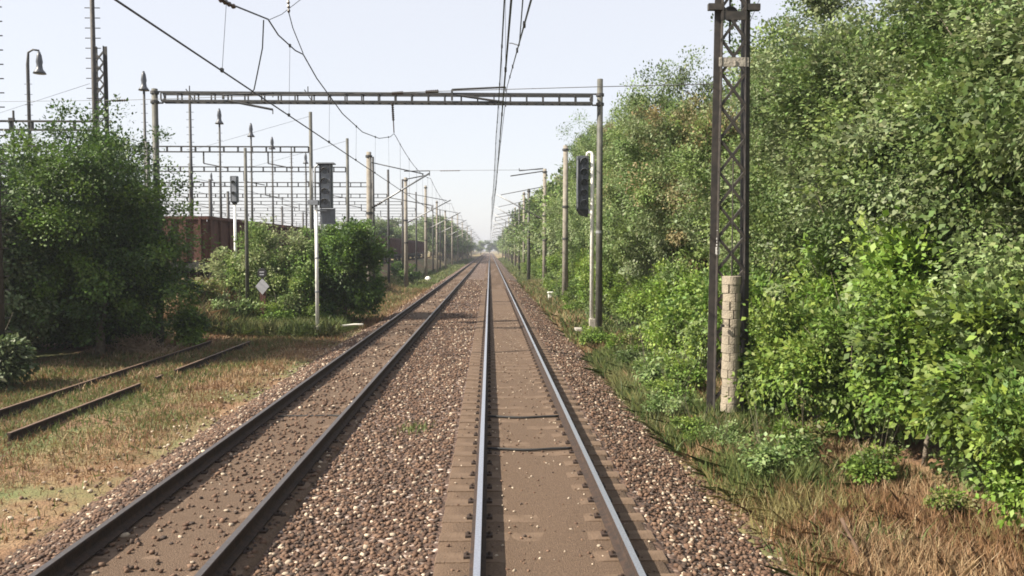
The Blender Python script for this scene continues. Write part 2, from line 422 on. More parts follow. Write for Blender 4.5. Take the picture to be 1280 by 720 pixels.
track(XR, 'main railway track with bright rails running straight under the view, on the right', 1.2, 5.1, 'railtop')
track(XL, 'parallel railway track with dark rails left of the one being travelled', 1.0, 5.3, 'raildull')

# overgrown siding, lower and to the left; ends in the grass
t = thing('siding_track', (-9.7, 20, -.65), 'rusty overgrown siding rails ending in the grass on the left', 'railway track')
for x, pieces in ((-10.46, ((2, 30.2),)), (-8.955, ((2, 14.1), (15.0, 20.6), (21.6, 22.0), (22.9, 30.0)))):
    for a, b in pieces: rail(t, x, a, b, -.46, 2, 'railrust')
s0 = sleeper_mb(-9.7, 8, 1.25, -.66).build('sleeper', [M['sleeper'], M['rail']], t)
for i in range(1, 30):
    c = s0.copy(); COL.objects.link(c); c.parent = t; c.location.y = s0.location.y + .75 * i

# bond cables crossing the tracks
def cable(name, pts, r, m, label, cat, group=None):
    mb = MB(); mb.tube(pts, r, 6); o = mb.build(name, m, None, True)
    o.location = (0, 0, 0); return tag(o, label, cat, group)
def wavy(x0, x1, y, z, dip, n=14):
    return [(x0 + (x1 - x0) * i / n, y + dip * math.sin(math.pi * i / n) + .02 * math.sin(7 * i), z) for i in range(n + 1)]
cable('bond_cable', wavy(XR - .68, XR + .68, 12.55, -.196, -.1), .022, M['black'], 'dark cable across the right track, nearer of the two between its rails', 'cable', 'cables across the track bed')
cable('bond_cable', wavy(XR - .68, XR + .68, 15.0, -.196, -.12), .022, M['black'], 'dark cable across the right track, farther of the two between its rails', 'cable', 'cables across the track bed')
cable('bond_cable', wavy(XL - .6, XL + .7, 15.1, -.2, .05), .02, M['black'], 'dark cable lying across the left track between its rails', 'cable', 'cables across the track bed')
p = at(400, 416, 33.0)
cable('loose_cable', [(-6.95, 33.2, -.55), (-6.8, 33.9, -.42), (-6.4, 34.6, -.34), (-5.9, 35.0, -.32), (-5.5, 34.8, -.3)], .045, M['cable'], 'pale bent cable lying on stones beside the left white signal post', 'cable')

# ------------------------------------------------------------------ catenary gantry (near portal)
GY = 29.5
def rmast(mb, x, y, z0, z1, r0, r1, n=14, m=0):
    mb.tube([(x, y, z0), (x, y, z0 + (z1 - z0) * .5), (x, y, z1)], [r0, (r0 + r1) / 2, r1], n, m)
def gz1(x, y): return float(gz(x, y))
gr = at(750, 120, GY); gl = at(193.5, 125, GY)
BZ = (gr.z + gl.z) / 2 - .02
t = thing('catenary_gantry', (gr.x, GY, -.4), 'dark ladder beam gantry on two posts spanning the tracks', 'gantry')
for x, ztop in ((gr.x, at(750, 99, GY).z), (gl.x, at(193, 111, GY).z)):
    mb = MB(); rmast(mb, x, GY, gz1(x, GY) - .3, ztop, .132, .105); pst = mb.build('post', M['post_green'], t, True)
    b = MB(); b.lathe((x, GY, BZ + .17), [(.15, -.05), (.15, .05)], 14); b.lathe((x, GY, BZ - .17), [(.15, -.05), (.15, .05)], 14)
    sx = -1 if x > 0 else 1
    b.tube([(x + sx * .1, GY, BZ + .2), (x + sx * .28, GY, BZ + .2), (x + sx * .36, GY, BZ), (x + sx * .28, GY, BZ - .2), (x + sx * .1, GY, BZ - .2)], .035, 6)
    b.build('collar', M['steel'], t)
    b = MB(); zb = 3.6; b.lathe((x, GY, zb), [(.135, -.05), (.135, .05)], 14); b.build('band', M['galv' if x > 0 else 'steel'], pst)
x0, x1 = gl.x + .3, gr.x - .3
mb = MB()
for dy in (-.2, .2):
    for dz in (-.15, .15): mb.box(((x0 + x1) / 2, GY + dy, BZ + dz), (x1 - x0, .06, .07))
nn = 26
for i in range(nn + 1):
    x = x0 + (x1 - x0) * i / nn
    for dy in (-.2, .2): mb.box((x, GY + dy, BZ), (.045, .04, .23))
    for dz in (-.15, .15): mb.box((x, GY, BZ + dz), (.04, .34, .04))
mb.build('beam', M['steel'], t)
def beam_arm(pxa, pxb, ya0, ya1, yb0, yb1):
    a = at(pxa, ya0, GY - .25); b = at(pxb, ya1, GY - .25); c = at(pxa + 6, yb0, GY - .25); d = at(pxb, yb1, GY - .25)
    m_ = MB(); m_.bar(a, (a.x, GY - .25, BZ - .1), .07); m_.tube([a, b], .035, 6); m_.tube([c, d], .04, 6)
    m_.tube([d, d + Vector((0, 0, -.16))], .02, 6); m_.tube([b, b + Vector((0, 0, -.16))], .02, 6)
    m_.build('support_arm', M['steel'], t)
beam_arm(279, 341, 119, 116, 126, 137)
beam_arm(565, 632, 112, 109, 119, 128)
def insul_mb(mb, a, b, r=.055, sheds=9):
    a = Vector(a); b = Vector(b); pts = []; rr = []
    for i in range(sheds * 2 + 1):
        pts.append(a.lerp(b, i / (sheds * 2))); rr.append(r if i % 2 else r * .5)
    mb.tube(pts, rr, 8)
ia = at(490.5, 128, GY); ib = at(492.5, 166, GY)
mb = MB(); insul_mb(mb, (ia.x, GY, ia.z), ib.lerp(ia, .4)); mb.tube([ib.lerp(ia, .4), ib], .022, 6); mb.build('insulator_string', M['insul'], t)
for px in (237, 385):
    a = at(px, 118, GY)
    mb = MB(); mb.bar((a.x, GY, BZ + .1), (a.x, GY, BZ + .42), .03); mb.bar((a.x - .12, GY - .03, BZ + .3), (a.x + .14, GY - .03, BZ - .1), .03); mb.build('beam_bracket', M['steel'], t)

# ------------------------------------------------------------------ lattice mast with the counterweight (right) and lattice mast (left)
def lattice(name, x, y, zb, zt, w0, w1, d0, d1, leg, pitch, m, label):
    t = thing(name, (x, y, zb), label, 'lattice mast')
    def c(sx, sy, z):
        k = (z - zb) / (zt - zb); ww = w0 + (w1 - w0) * k; dd = d0 + (d1 - d0) * k
        return Vector((x + sx * ww / 2, y + sy * dd / 2, z))
    for sx in (-1, 1):
        mb = MB(); o1 = Vector((-sx * leg / 2, 0, 0))
        a, b = c(sx, 0, zb - .3) + o1, c(sx, 0, zt) + o1
        mb.bar(a + Vector((sx * (leg / 2 - .008), 0, 0)), b + Vector((sx * (leg / 2 - .008), 0, 0)), .016, d0 - .03)
        for sy in (-1, 1): mb.bar(a + Vector((0, sy * d0 / 2, 0)), b + Vector((0, sy * d0 / 2, 0)), leg, .016)
        mb.build('leg', m, t)
    mb = MB(); z = zb + .5; i = 0
    while z + pitch < zt:
        for sy in (-1,):
            mb.bar(c(-.8, sy, z) + Vector((0, sy * .018, 0)), c(.8, sy, z + pitch) + Vector((0, sy * .02, 0)), .05, .05)
            mb.bar(c(.8, sy, z) + Vector((0, sy * .032, 0)), c(-.8, sy, z + pitch) + Vector((0, sy * .026, 0)), .046, .046)
        z += pitch; i += 1
    mb.build('bracing', m, t)
    return t, c
LY = 15.2
b0 = at(892, 536, LY); LX = at(911, 400, LY).x + .02; zb = -.42
t, lc = lattice('lattice_mast', LX, LY + .09, zb, 9.6, .70, .52, .17, .17, .125, .62, M['mast_brown'], 'tall dark lattice mast numbered 138 standing right of the track')
mb = MB()
zz = at(905, 9, LY).z
for sx in (-1, 1): mb.box((LX + sx * .36, LY, zz), (.26, .1, .12))
mb.box((LX, LY - .03, at(905, 20, LY).z), (.5, .03, .16)); mb.build('cross_bracket', M['mast_brown'], t)
mb = MB(); mb.box((LX, LY - .04, at(905, 78, LY).z), (.56, .02, .17)); mb.box((LX + .02, LY - .06, at(905, 78, LY).z - .02), (.03, .02, .1)); mb.build('gusset_plate', M['concrete'], t)
mb = MB(); mb.bar((LX, LY + .25, 6.9), (LX, LY + .25, 9.4), .03); mb.lathe((LX, LY + .2, 7.45), [(.13, -.025), (.15, 0), (.13, .025)], 16, 'Y'); mb.build('tension_pulley', M['mast_brown'], t)
# painted number
def digit_mb(mb, ch, x, y, z, h):
    """white strokes of a numeral standing on the plane y, centred at x, z"""
    w_ = h * .55; s = h * .15
    seg = {'a': (0, h / 2, w_, s), 'g': (0, 0, w_ * .8, s), 'd': (0, -h / 2, w_, s), 'b': (w_ / 2, h / 4, s, h / 2), 'c': (w_ / 2, -h / 4, s, h / 2), 'f': (-w_ / 2, h / 4, s, h / 2), 'e': (-w_ / 2, -h / 4, s, h / 2)}
    use = {'1': 'bc', '3': 'abgcd', '8': 'abcdefg'}[ch]
    for i, k in enumerate(use):
        cx, cz, sw, sh = seg[k]
        if ch == '1': cx -= w_ / 2
        mb.box((x + cx, y - .0006 * i, z + cz), (sw + (.001 * i), .004, sh + s * .9))
    if ch == '1': mb.bar((x - w_ * .4, y - .003, z + h * .32), (x, y - .003, z + h * .5), s * .8, .004)
nx = lc(-1, -1, 3.2).x + .065; 
mb = MB()
for i, ch in enumerate('138'):
    digit_mb(mb, ch, nx, lc(-1, -1, 3.4).y - .012, at(898, 291, LY).z - i * .17, .115)
mb.build('mast_number', M['white'], t)

# counterweight stack hanging in the mast
cy = LY - .2; ctop = at(911, 345, cy).z; cbot = at(911, 514, cy).z; cx = at(913.5, 430, cy).x
t = thing('counterweight_stack', (cx, cy, cbot), 'column of stacked concrete tension weights hanging inside the lattice mast', 'counterweight')
nb = 16; hh = (ctop - cbot) / nb
for i in range(nb):
    z = cbot + hh * (i + .5); s_ = .345 if i < nb - 1 else .38
    off = ((i * 37) % 7 - 3) * .004
    mb = MB()
    R_ = .166 if i < nb - 1 else .176; sa = R(-100 + (14 if i % 2 else -24) + (i * 53) % 11); gp = .035 if i < 9 else .07
    ring = [(math.cos(sa + gp + k * (2 * math.pi - 2 * gp) / 26) * R_, math.sin(sa + gp + k * (2 * math.pi - 2 * gp) / 26) * R_) for k in range(27)]
    if i < nb - 1: ring += [(math.cos(sa) * .03 + math.sin(sa) * .02, math.sin(sa) * .03 - math.cos(sa) * .02), (math.cos(sa) * .03 - math.sin(sa) * .02, math.sin(sa) * .03 + math.cos(sa) * .02)]
    n_ = len(ring); vs = [(cx + off + a_, cy + b_, z + dz) for dz in (-hh / 2 + .0025, hh / 2 - .0025) for a_, b_ in ring]
    mb.add(vs, [tuple(reversed(range(n_))), tuple(range(n_, 2 * n_))] + [(k, (k + 1) % n_, n_ + (k + 1) % n_, n_ + k) for k in range(n_)])
    mb.build('weight_block', M['weight'], t, bevel=.006)
mb = MB(); mb.tube([(cx, cy, cbot - .12), (cx, cy, ctop + 2.2)], .012, 6); mb.bar((cx - .22, cy - .2, ctop - .95), (cx - .22, cy - .2, ctop - .9), .06); mb.build('hanger_rod', M['mast_brown'], t)

# left lattice mast
ML = 30.5
zl = at(125, 58, ML).z
lxp = at(126.5, 120, ML).x
lattice('lattice_mast', lxp, ML, gz1(lxp, ML), zl, .46, .40, .16, .16, .085, .40, M['steel'], 'short dark lattice mast rising from behind the big left tree')
# beam from that mast across the yard to the left, beyond the frame
def yard_beam(mb, xa, xb, y, z, h=.32, step=.75):
    for dz in (-h / 2, h / 2): mb.box(((xa + xb) / 2, y, z + dz), (abs(xb - xa), .2, .05))
    k = int(abs(xb - xa) / step)
    for i in range(k + 1): mb.box((xa + (xb - xa) * i / k, y, z), (.05, .17, h - .06))
t = thing('yard_gantry', (lxp - 10, ML, -.6), 'yard gantry beam reaching left from the short lattice mast', 'gantry', 'gantries across the rail yard')
bzz = at(60, 157, ML).z
mb = MB(); yard_beam(mb, lxp - .23, lxp - 15, ML, bzz); mb.build('beam', M['steel'], t)
mb = MB(); rmast(mb, lxp - 15.15, ML, gz1(lxp - 15.15, ML) - .2, bzz + 1.2, .16, .13); mb.build('post', M['steel'], t, True)
p = at(17, 153, ML); mb = MB(); mb.tube([(p.x, ML, bzz + .16), (p.x, ML, bzz + .55)], .04, 6); mb.box((p.x, ML - .12, bzz + .2), (.2, .1, .12)); mb.build('beam_bracket', M['steel'], t)

# ------------------------------------------------------------------ tall step-rung light masts on the left
def rung_mast(px, y, spacing, label, r=.10):
    p = at(px, 100, y); zb = gz1(p.x, y); top = 15.5
    t = thing('step_rung_mast', (p.x, y, zb), label, 'mast', 'tall masts with step rungs')
    mb = MB(); rmast(mb, p.x, y, zb - .2, top, r * 1.15, r * .7, 10); mb.build('pole', M['mast_brown'], t, True)
    z = zb + 1.5
    while z < top - .3: mb = MB(); mb.box((p.x, y, z), (.55, .025, .025)); mb.build('step_rung', M['mast_brown'], t); z += spacing
    mb = MB(); mb.box((p.x, y, top + .05), (.9, .12, .1))
    for sx in (-.35, .35): mb.lathe((p.x + sx, y - .1, top - .15), [(.2, -.1), (.12, .15)], 10)
    mb.build('lamp_head', M['lamp'], t)
rung_mast(117.5, 29.8, .36, 'tall brown mast with step rungs beside the short lattice mast')
rung_mast(-9, 21, .36, 'tall mast with step rungs at the very edge of the picture on the left')

# ------------------------------------------------------------------ yard lamp posts
def lamp_post(px, py, y, label, style):
    p = at(px, py, y); zb = gz1(p.x, y); x = p.x; zt = p.z
    t = thing('lamp_post', (x, y, zb), label, 'lamp post', 'lamp posts in the rail yard')
    mb = MB(); h = zt - (1.0 if style != 'rung' else 0)
    if style == 'hook':
        mb.tube([(x, y, zb - .2), (x, y, h + .2), (x + .05, y, h + .85), (x + .3, y, h + 1.0), (x + .62, y, h + .95)], [.11, .085, .06, .05, .05], 8)
        lx, lz = x + .62, h - .25
    else:
        mb.tube([(x, y, zb - .2), (x, y, h)], [.12, .075], 8); lx, lz = x, h
    mb.build('pole', M['steel'], t, True)
    if style != 'rung':
        mb = MB(); mb.lathe((lx, y, lz), [(.0, -.02), (.33, -.02), (.28, .08), (.17, .22), (.14, .45), (.17, .6), (.12, .95), (.05, 1.15)], 12); mb.build('lamp_head', M['lamp'], t, True)
    z = zb + 2.5
    while z < h - .6: mb = MB(); mb.box((x, y, z), (.42, .022, .022)); mb.build('step_rung', M['steel'], t); z += .42 if style == 'rung' else .55
lamp_post(34, 62, 44, 'hooked lamp post left of the short lattice mast', 'hook')
lamp_post(179.5, 92, 50, 'lamp post with bell lamp just left of the gantry post', 'bell')
lamp_post(274, 138, 62, 'bell lamp post just below the gantry beam, nearest of the four beyond it', 'bell')
lamp_post(313.5, 156, 70, 'bell lamp post behind the gantry, second of the four beyond it', 'bell')
lamp_post(340, 173, 78, 'bell lamp post behind the gantry, third of the four beyond it', 'bell')
lamp_post(382, 193, 90, 'small bell lamp post just left of the tall dark yard mast, fourth beyond the gantry', 'bell')
lamp_post(237, 119, 46, 'thin rung pole without a lamp reaching the gantry beam', 'rung')
lamp_post(264, 217, 118, 'distant small lamp post low between the first rung pole and the bell lamps', 'bell')
lamp_post(364, 183, 84, 'thin distant rung pole right of the bell lamp posts', 'rung')
lamp_post(16, 152, 58, 'thin rung pole behind the yard beam at the far left', 'rung')

# ------------------------------------------------------------------ yard gantries further on
ydat = [(388, 140, 43.5, 187), (434, 173, 52, 212), (466, 196, 59, 231), (485, 212, 69, 245), (503, 224, 80, 254), (520, 240, 93, 262), (531, 247, 108, 269), (541, 256, 124, 276), (550, 262, 142, 281)]
for i, (px, pyt, y, pyb) in enumerate(ydat):
    p = at(px, pyt, y); bzv = at(px, pyb, y).z; zb = gz1(p.x, y)
    lab = ['yard gantry on the tall dark post left of the left signal', 'yard gantry on the dark post rising behind the middle bush',
           'yard gantry on the dark half of the twin post behind the middle bush', 'yard gantry on the dark post just right of the twin post'][i] if i < 4 else f'distant yard gantry, {ORD[i]} of the row of beams counted from the near end'
    t = thing('yard_gantry', (p.x, y, zb), lab, 'gantry', 'gantries across the rail yard')
    mb = MB(); rmast(mb, p.x, y, zb - .2, p.z, .12, .09, 10); mb.build('post', M['post_green'] if i < 2 else M['steel'], t, True)
    span = [19, 22, 26, 30, 34, 34, 36, 38, 40][i]
    xl = p.x - span
    mb = MB(); yard_beam(mb, p.x - .12, xl + .12, y, bzv, .24 + .001 * y, .75 if i < 4 else 1.5); mb.build('beam', M['steel'], t)
    for k, fr in enumerate((.45, 1.0)):
        xx = p.x - span * fr; mb = MB(); yy = y if fr == 1 else y - .25
        rmast(mb, xx, yy, gz1(xx, yy) - .2, bzv + (.9 if k else .35), .15, .12, 8); mb.build('post', M['steel'], t, True)
    for fr in (.12, .3, .55, .75):
        xx = p.x - span * fr; mb = MB(); mb.tube([(xx, y, bzv - .1), (xx, y, bzv - .75)], .045, 6); mb.tube([(xx, y, bzv - .75), (xx + 1.3, y, bzv - 1.0)], .03, 5); mb.build('support_arm', M['steel'], t)
    if i == 1:
        pass
# dark yard post standing alone before the wagons
p = at(306.5, 185, 36); mb = MB(); zb = gz1(p.x, 36); rmast(mb, p.x, 36, zb - .2, p.z, .09, .065, 12)
o = mb.build('yard_post', M['post_green'], None, True); tag(o, 'plain grey post standing in front of the rusty wagons', 'post')

# ------------------------------------------------------------------ signals
def hood(mb, x, y, z, r, ln=.26):
    """open-ended hood over a lens, facing -y"""
    n = 12; vs = []; fs = []
    for j, yy in enumerate((y, y - ln)):
        for k in range(n + 1):
            a = math.pi * (-.12 + 1.24 * k / n); rr = r * (1 if j == 0 else .97)
            vs.append((x + rr * math.cos(a), yy + (0 if j == 0 else .1 * (1 - math.sin(max(0, a)) if True else 0)), z + rr * math.sin(a)))
    for k in range(n): fs.append((k, k + 1, n + 2 + k, n + 1 + k))
    return mb.add(vs, fs)
# right main signal
SY = 31.0
pb = at(739, 400, SY); sx = pb.x; zb = at(740, 410, SY).z
t = thing('railway_signal', (sx, SY, zb), 'white signal post with dark lamp box at the right gantry post', 'railway signal', 'railway signals')
ztop = at(735, 191, SY).z; zbox0 = at(730, 262, SY).z; zbox1 = at(730, 195, SY).z
PY = SY - .16; mb = MB(); mb.tube([(sx, PY, zb + .35), (sx, PY, ztop - .12), (sx - .05, PY, ztop - .02), (sx - .13, PY, ztop), (sx - .2, PY, ztop - .03), (sx - .22, PY, ztop - .14)], [.085, .075, .055, .05, .05, .045], 10); mb.build('pole', M['white'], t, True)
bx = sx - .36
mb = MB(); mb.box((bx, SY + .02, (zbox0 + zbox1) / 2), (.46, .22, zbox1 - zbox0)); mb.box((bx - .2, SY - .15, (zbox0 + zbox1) / 2), (.03, .14, zbox1 - zbox0 - .1))
h_ = mb.build('lamp_housing', M['signal'], t, bevel=.02)
mb = MB(); mb.box((bx - .215, SY - .26, (zbox0 + zbox1) / 2 - .05), (.014, .1, zbox1 - zbox0 - .25)); mb.box((bx + .02 - .05, SY - .10, zbox1 - .98), (.02, .02, 1.7)); mb.build('edge_strip', M['galv'], h_)
for i in range(5):
    z = zbox1 - .24 - i * .4
    mb = MB(); hood(mb, bx + .04, SY - .09, z, .155); o = mb.build('lamp_hood', M['signalgrey'], h_); 
    s_ = o.modifiers.new('thick', 'SOLIDIFY'); s_.thickness = .012
    mb = MB(); mb.lathe((bx + .04, SY - .1, z), [(.11, -.01), (.10, .02), (.04, .03)], 14, 'Y'); mb.build('lens', M['glass'], h_)
mb = MB(); mb.add([(bx - .24, SY - .12, zbox0), (bx + .22, SY - .12, zbox0), (bx + .22, SY + .12, zbox0), (bx - .24, SY + .12, zbox0), (bx - .1, SY - .08, zbox0 - .22), (bx + .2, SY - .08, zbox0 - .3), (bx + .2, SY + .1, zbox0 - .3), (bx - .1, SY + .1, zbox0 - .22)],
          [(0, 1, 2, 3), (4, 7, 6, 5), (0, 4, 5, 1), (1, 5, 6, 2), (2, 6, 7, 3), (3, 7, 4, 0)]); mb.build('junction_box', M['black'], t)
mb = MB(); mb.tube([(bx + .2, SY, zbox0 + .02), (bx + .26, SY - .06, zbox0 - .12), (sx, PY, zbox0 - .16)], .05, 8); mb.build('clamp', M['white'], t, True)
for z in (2.2, 3.6, 4.3): mb = MB(); mb.lathe((sx, PY, z), [(.075, -.04), (.075, .04)], 10); mb.build('band', M['black'], t)
mb = MB(); mb.box((sx + .03, PY, zb + .17), (.26, .26, .42)); mb.box((sx - .2, SY + .05, zb - .05), (.85, .7, .09)); mb.box((sx - .1, SY + .1, zb - .35), (.5, .5, .5)); mb.build('foundation', M['concrete'], t, bevel=.015)

# left main signal
SY2 = 33.4
pb = at(397, 416, SY2); sx = pb.x; zb = gz1(sx, SY2)
t = thing('railway_signal', (sx, SY2, zb), 'white signal post carrying a grey four-hood lamp box in front of the middle bush', 'railway signal', 'railway signals')
zp = at(396, 255, SY2).z; zt2 = at(396, 206, SY2).z
mb = MB(); mb.tube([(sx, SY2, zb + .3), (sx, SY2, zp)], [.075, .062], 10); mb.build('pole', M['white'], t, True)
mb = MB(); mb.box((sx - .1, SY2, zp + .06), (.4, .35, .2)); mb.build('platform_plate', M['signalgrey'], t)
mb = MB()
mb.tube([(sx - .03, SY2, zp), (sx - .03, SY2, zt2 - .1), (sx + .1, SY2, zt2), (sx + .25, SY2, zt2)], .035, 8); mb.tube([(sx - .14, SY2, zp), (sx - .14, SY2, zt2 - .15)], .02, 6); mb.build('back_pipe', M['galv'], t, True)
bx = at(408, 230, SY2).x; za = at(408, 260, SY2).z; zc = at(408, 206, SY2).z
mb = MB(); mb.box((bx, SY2 + .02, (za + zc) / 2), (.5, .26, zc - za))
mb.box((bx + .21, SY2 - .2, (za + zc) / 2), (.025, .2, zc - za)); mb.box((bx - .24, SY2 - .17, (za + zc) / 2), (.025, .12, zc - za))
h_ = mb.build('lamp_housing', M['signal'], t, bevel=.01)
mb = MB(); mb.box((bx, SY2 - .06, zc + .04), (.72, .52, .05)); mb.build('cap', M['signalgrey'], h_)
mb = MB(); mb.box((bx - .03, SY2 - .12, (za + zc) / 2), (.36, .015, zc - za - .06)); mb.build('face_plate', M['signalgrey'], h_)
for i in range(4):
    z = zc - .28 - i * .42
    mb = MB(); hood(mb, bx - .03, SY2 - .13, z, .15, .22); o = mb.build('lamp_hood', M['galv'], h_)
    s_ = o.modifiers.new('thick', 'SOLIDIFY'); s_.thickness = .012
    mb = MB(); mb.lathe((bx - .03, SY2 - .13, z), [(.10, -.01), (.09, .02), (.04, .03)], 14, 'Y'); mb.build('lens', M['glass'], h_)
mb = MB()
for k in range(9):
    mb.box((bx + .02 - .3 + .075 * k, SY2 + .1, za - .33), (.02, .02, .62))
for k in range(7): mb.box((bx + .02, SY2 + .1, za - .04 - .1 * k), (.64, .024, .03))
mb.box((bx + .02, SY2 + .14, za - .34), (.62, .012, .64)); mb.build('rear_guard', M['signalgrey'], t)
mb = MB(); mb.bar((sx, SY2, za - .1), (bx, SY2 + .05, za - .1), .07); mb.bar((sx, SY2, zc - .3), (bx - .2, SY2 + .05, zc - .3), .05); mb.build('support_arm', M['galv'], t)
mb = MB(); mb.box((sx, SY2, zb + .15), (.27, .27, .5)); mb.build('foundation', M['concrete'], t, bevel=.015)
for z in (1.2, 2.6): mb = MB(); mb.lathe((sx, SY2, z), [(.09, -.03), (.09, .03)], 10); mb.build('band', M['signalgrey'], t)

# smaller yard signal before the wagons
SY3 = 37.5
pb = at(294.5, 322, SY3); sx = pb.x; zb = gz1(sx, SY3)
t = thing('railway_signal', (sx, SY3, zb), 'slim white post with a narrow grey lamp box in front of the rusty wagons', 'railway signal', 'railway signals')
z0, z1 = at(295, 253, SY3).z, at(295, 220, SY3).z
mb = MB(); mb.tube([(sx, SY3, zb - .1), (sx, SY3, z0 + .1)], [.075, .06], 10); mb.build('pole', M['white'], t, True)
mb = MB(); mb.box((sx, SY3, (z0 + z1) / 2), (.34, .24, z1 - z0)); h_ = mb.build('lamp_housing', M['signal'], t, bevel=.03)
mb = MB(); mb.box((sx + .02, SY3 - .128, (z0 + z1) / 2), (.2, .012, z1 - z0 - .1)); mb.build('face_plate', M['signalgrey'], h_)
for i in range(2):
    mb = MB(); hood(mb, sx + .02, SY3 - .135, z1 - .32 - .5 * i, .1, .2); o = mb.build('lamp_hood', M['signalgrey'], h_); s_ = o.modifiers.new('thick', 'SOLIDIFY'); s_.thickness = .012
mb = MB(); mb.lathe((sx, SY3, z0 - .04), [(.1, -.06), (.14, .06)], 10); mb.build('clamp', M['black'], t)

# dwarf disc signal with diamond plate
DY = 35.0
p = at(328, 358, DY); zb = gz1(p.x, DY)
t = thing('disc_signal', (p.x, DY, zb), 'low brown post with black round disc above a grey diamond plate', 'signal')
mb = MB(); mb.box((p.x, DY + .06, (zb - .2 + p.z) / 2), (.24, .12, p.z - zb + .2)); mb.box((p.x, DY + .06, p.z + .25), (.07, .06, .5)); mb.build('post', M['wagon'], t)
mb = MB(); r_ = .3; mb.add([(p.x - r_, DY - .02, p.z), (p.x, DY - .02, p.z - .36), (p.x + r_, DY - .02, p.z), (p.x, DY - .02, p.z + .36), (p.x - r_, DY - .005, p.z), (p.x, DY - .005, p.z - .36), (p.x + r_, DY - .005, p.z), (p.x, DY - .005, p.z + .36)],
                        [(0, 1, 2, 3), (7, 6, 5, 4), (0, 4, 5, 1), (1, 5, 6, 2), (2, 6, 7, 3), (3, 7, 4, 0)]); mb.build('diamond_plate', M['diamond'], t)
zd = at(328, 341.5, DY).z
mb = MB(); mb.lathe((p.x, DY, zd), [(.2, -.05), (.215, 0), (.2, .05)], 20, 'Y'); ds = mb.build('disc', M['black'], t)
mb = MB(); mb.box((p.x, DY - .056, zd + .055), (.2, .012, .05)); mb.box((p.x, DY - .056, zd - .06), (.18, .012, .045)); mb.build('disc_bar', M['diamond'], ds)

# ------------------------------------------------------------------ catenary masts down both sides
def cat_mast(x, y, zb, ht, side, reach, m, label, group, detail=True, arms=True):
    """side = +1: arm reaches towards -x"""
    t = thing('catenary_mast', (x, y, zb), label, 'mast', group)
    mb = MB(); rmast(mb, x, y, zb - .3, zb + ht, .19, .14, 12); pm = mb.build('pole', m, t, True)
    if detail:
        for z in (zb + ht - .25, zb + ht * .62, zb + ht * .42): mb = MB(); mb.lathe((x, y, z), [(.2, -.06), (.2, .06)], 12); mb.build('band', M['steel'], pm)
    if arms:
        e = x - side * reach
        mb = MB(); mb.tube([(x - side * .15, y, 5.35), (e, y, 7.35)], .05, 8); a = mb.build('cantilever_tube', M['galv'], t, True)
        mb = MB(); mb.tube([(x - side * .15, y, 7.95), (e + side * .35, y, 7.3)], .03, 6); mb.tube([(x - side * 1.1, y, 5.95), (e - side * .1, y, 5.5)], .025, 6); mb.tube([(e - side * .1, y, 5.5), (e - side * .1, y, 5.2)], .02, 6); mb.build('steady_arm', M['steel'], t, True)
        mb = MB(); insul_mb(mb, (x - side * .15, y, 5.35), (x - side * .75, y, 5.35 + .6 * 2 / reach), .075, 6); mb.build('insulator', M['insul'], t)
    return t
GL = 'overhead line masts left of the tracks'; GRR = 'overhead line masts right of the tracks'
# the twin post behind the middle bush
p = at(461, 190, 46.5)
cat_mast(p.x, 46.5, gz1(p.x, 46.5), p.z - gz1(p.x, 46.5), -1, -3.45 - p.x, M['pale'], 'pale mast behind the middle bush with a long pale slanting arm', GL)
lm = [(507, 222, 71.5), (532, 232, 95.5), (546, 251, 120), (556.5, 263, 146), (565, 270, 173), (572, 266, 200), (578, 278, 236), (584, 283, 275), (589, 288, 320)]
for i, (px, pyt, y) in enumerate(lm):
    p = at(px, pyt, y); zb = gz1(p.x, y)
    lab = ['tall pale mast standing clear on the grass right of the middle bush', 'pale mast with the small white stone at its foot'][i] if i < 2 else f'pale mast left of the left track, {ORD[i]} of the row counted from the bush'
    t = cat_mast(p.x, y, zb, max(p.z - zb, 8), -1, -3.45 - p.x, M['pale'], lab, GL, i < 5)
    if i == 0:   # top frame with post
        a, b = at(505, 214, y), at(537, 213.5, y); c = at(503, 225, y)
        mb = MB(); mb.tube([a, b], .045, 6); mb.tube([b, b + Vector((0, 0, -.45))], .04, 6); mb.tube([c, b + Vector((-.1, 0, -.35))], .05, 6); mb.build('top_arm', M['steel'], t)
rm_ = [(707, 182, 48), (681, 211, 64), (661, 236, 82), (655, 240, 100), (649, 253, 122), (644, 259, 146), (640, 265, 172), (636, 271, 202), (632, 277, 240), (628, 284, 290)]
for i, (px, pyt, y) in enumerate(rm_):
    p = at(px, pyt, y); zb = gz1(p.x, y)
    lab = ['bare pale banded mast among the right trees, no arms', 'mast with arms over the right track, first beyond the bare pale mast'][i] if i < 2 else f'mast with arms right of the right track, {ORD[i - 1]} beyond the bare pale mast'
    t = cat_mast(p.x, y, zb, max(p.z - zb, 8), 1, p.x - .55, M['pale'] if i == 0 or i % 2 else M['post_green'], lab, GRR, i < 5, i > 0)
    if i == 1:
        a, b = at(649, 213.5, y), at(679, 210.5, y); d = at(638, 220, y)
        mb = MB(); mb.tube([a, b], .04, 6); mb.tube([d, at(679, 214, y)], .045, 6); mb.tube([a, a + Vector((0, 0, .2))], .03, 6); mb.build('top_arm', M['steel'], t)

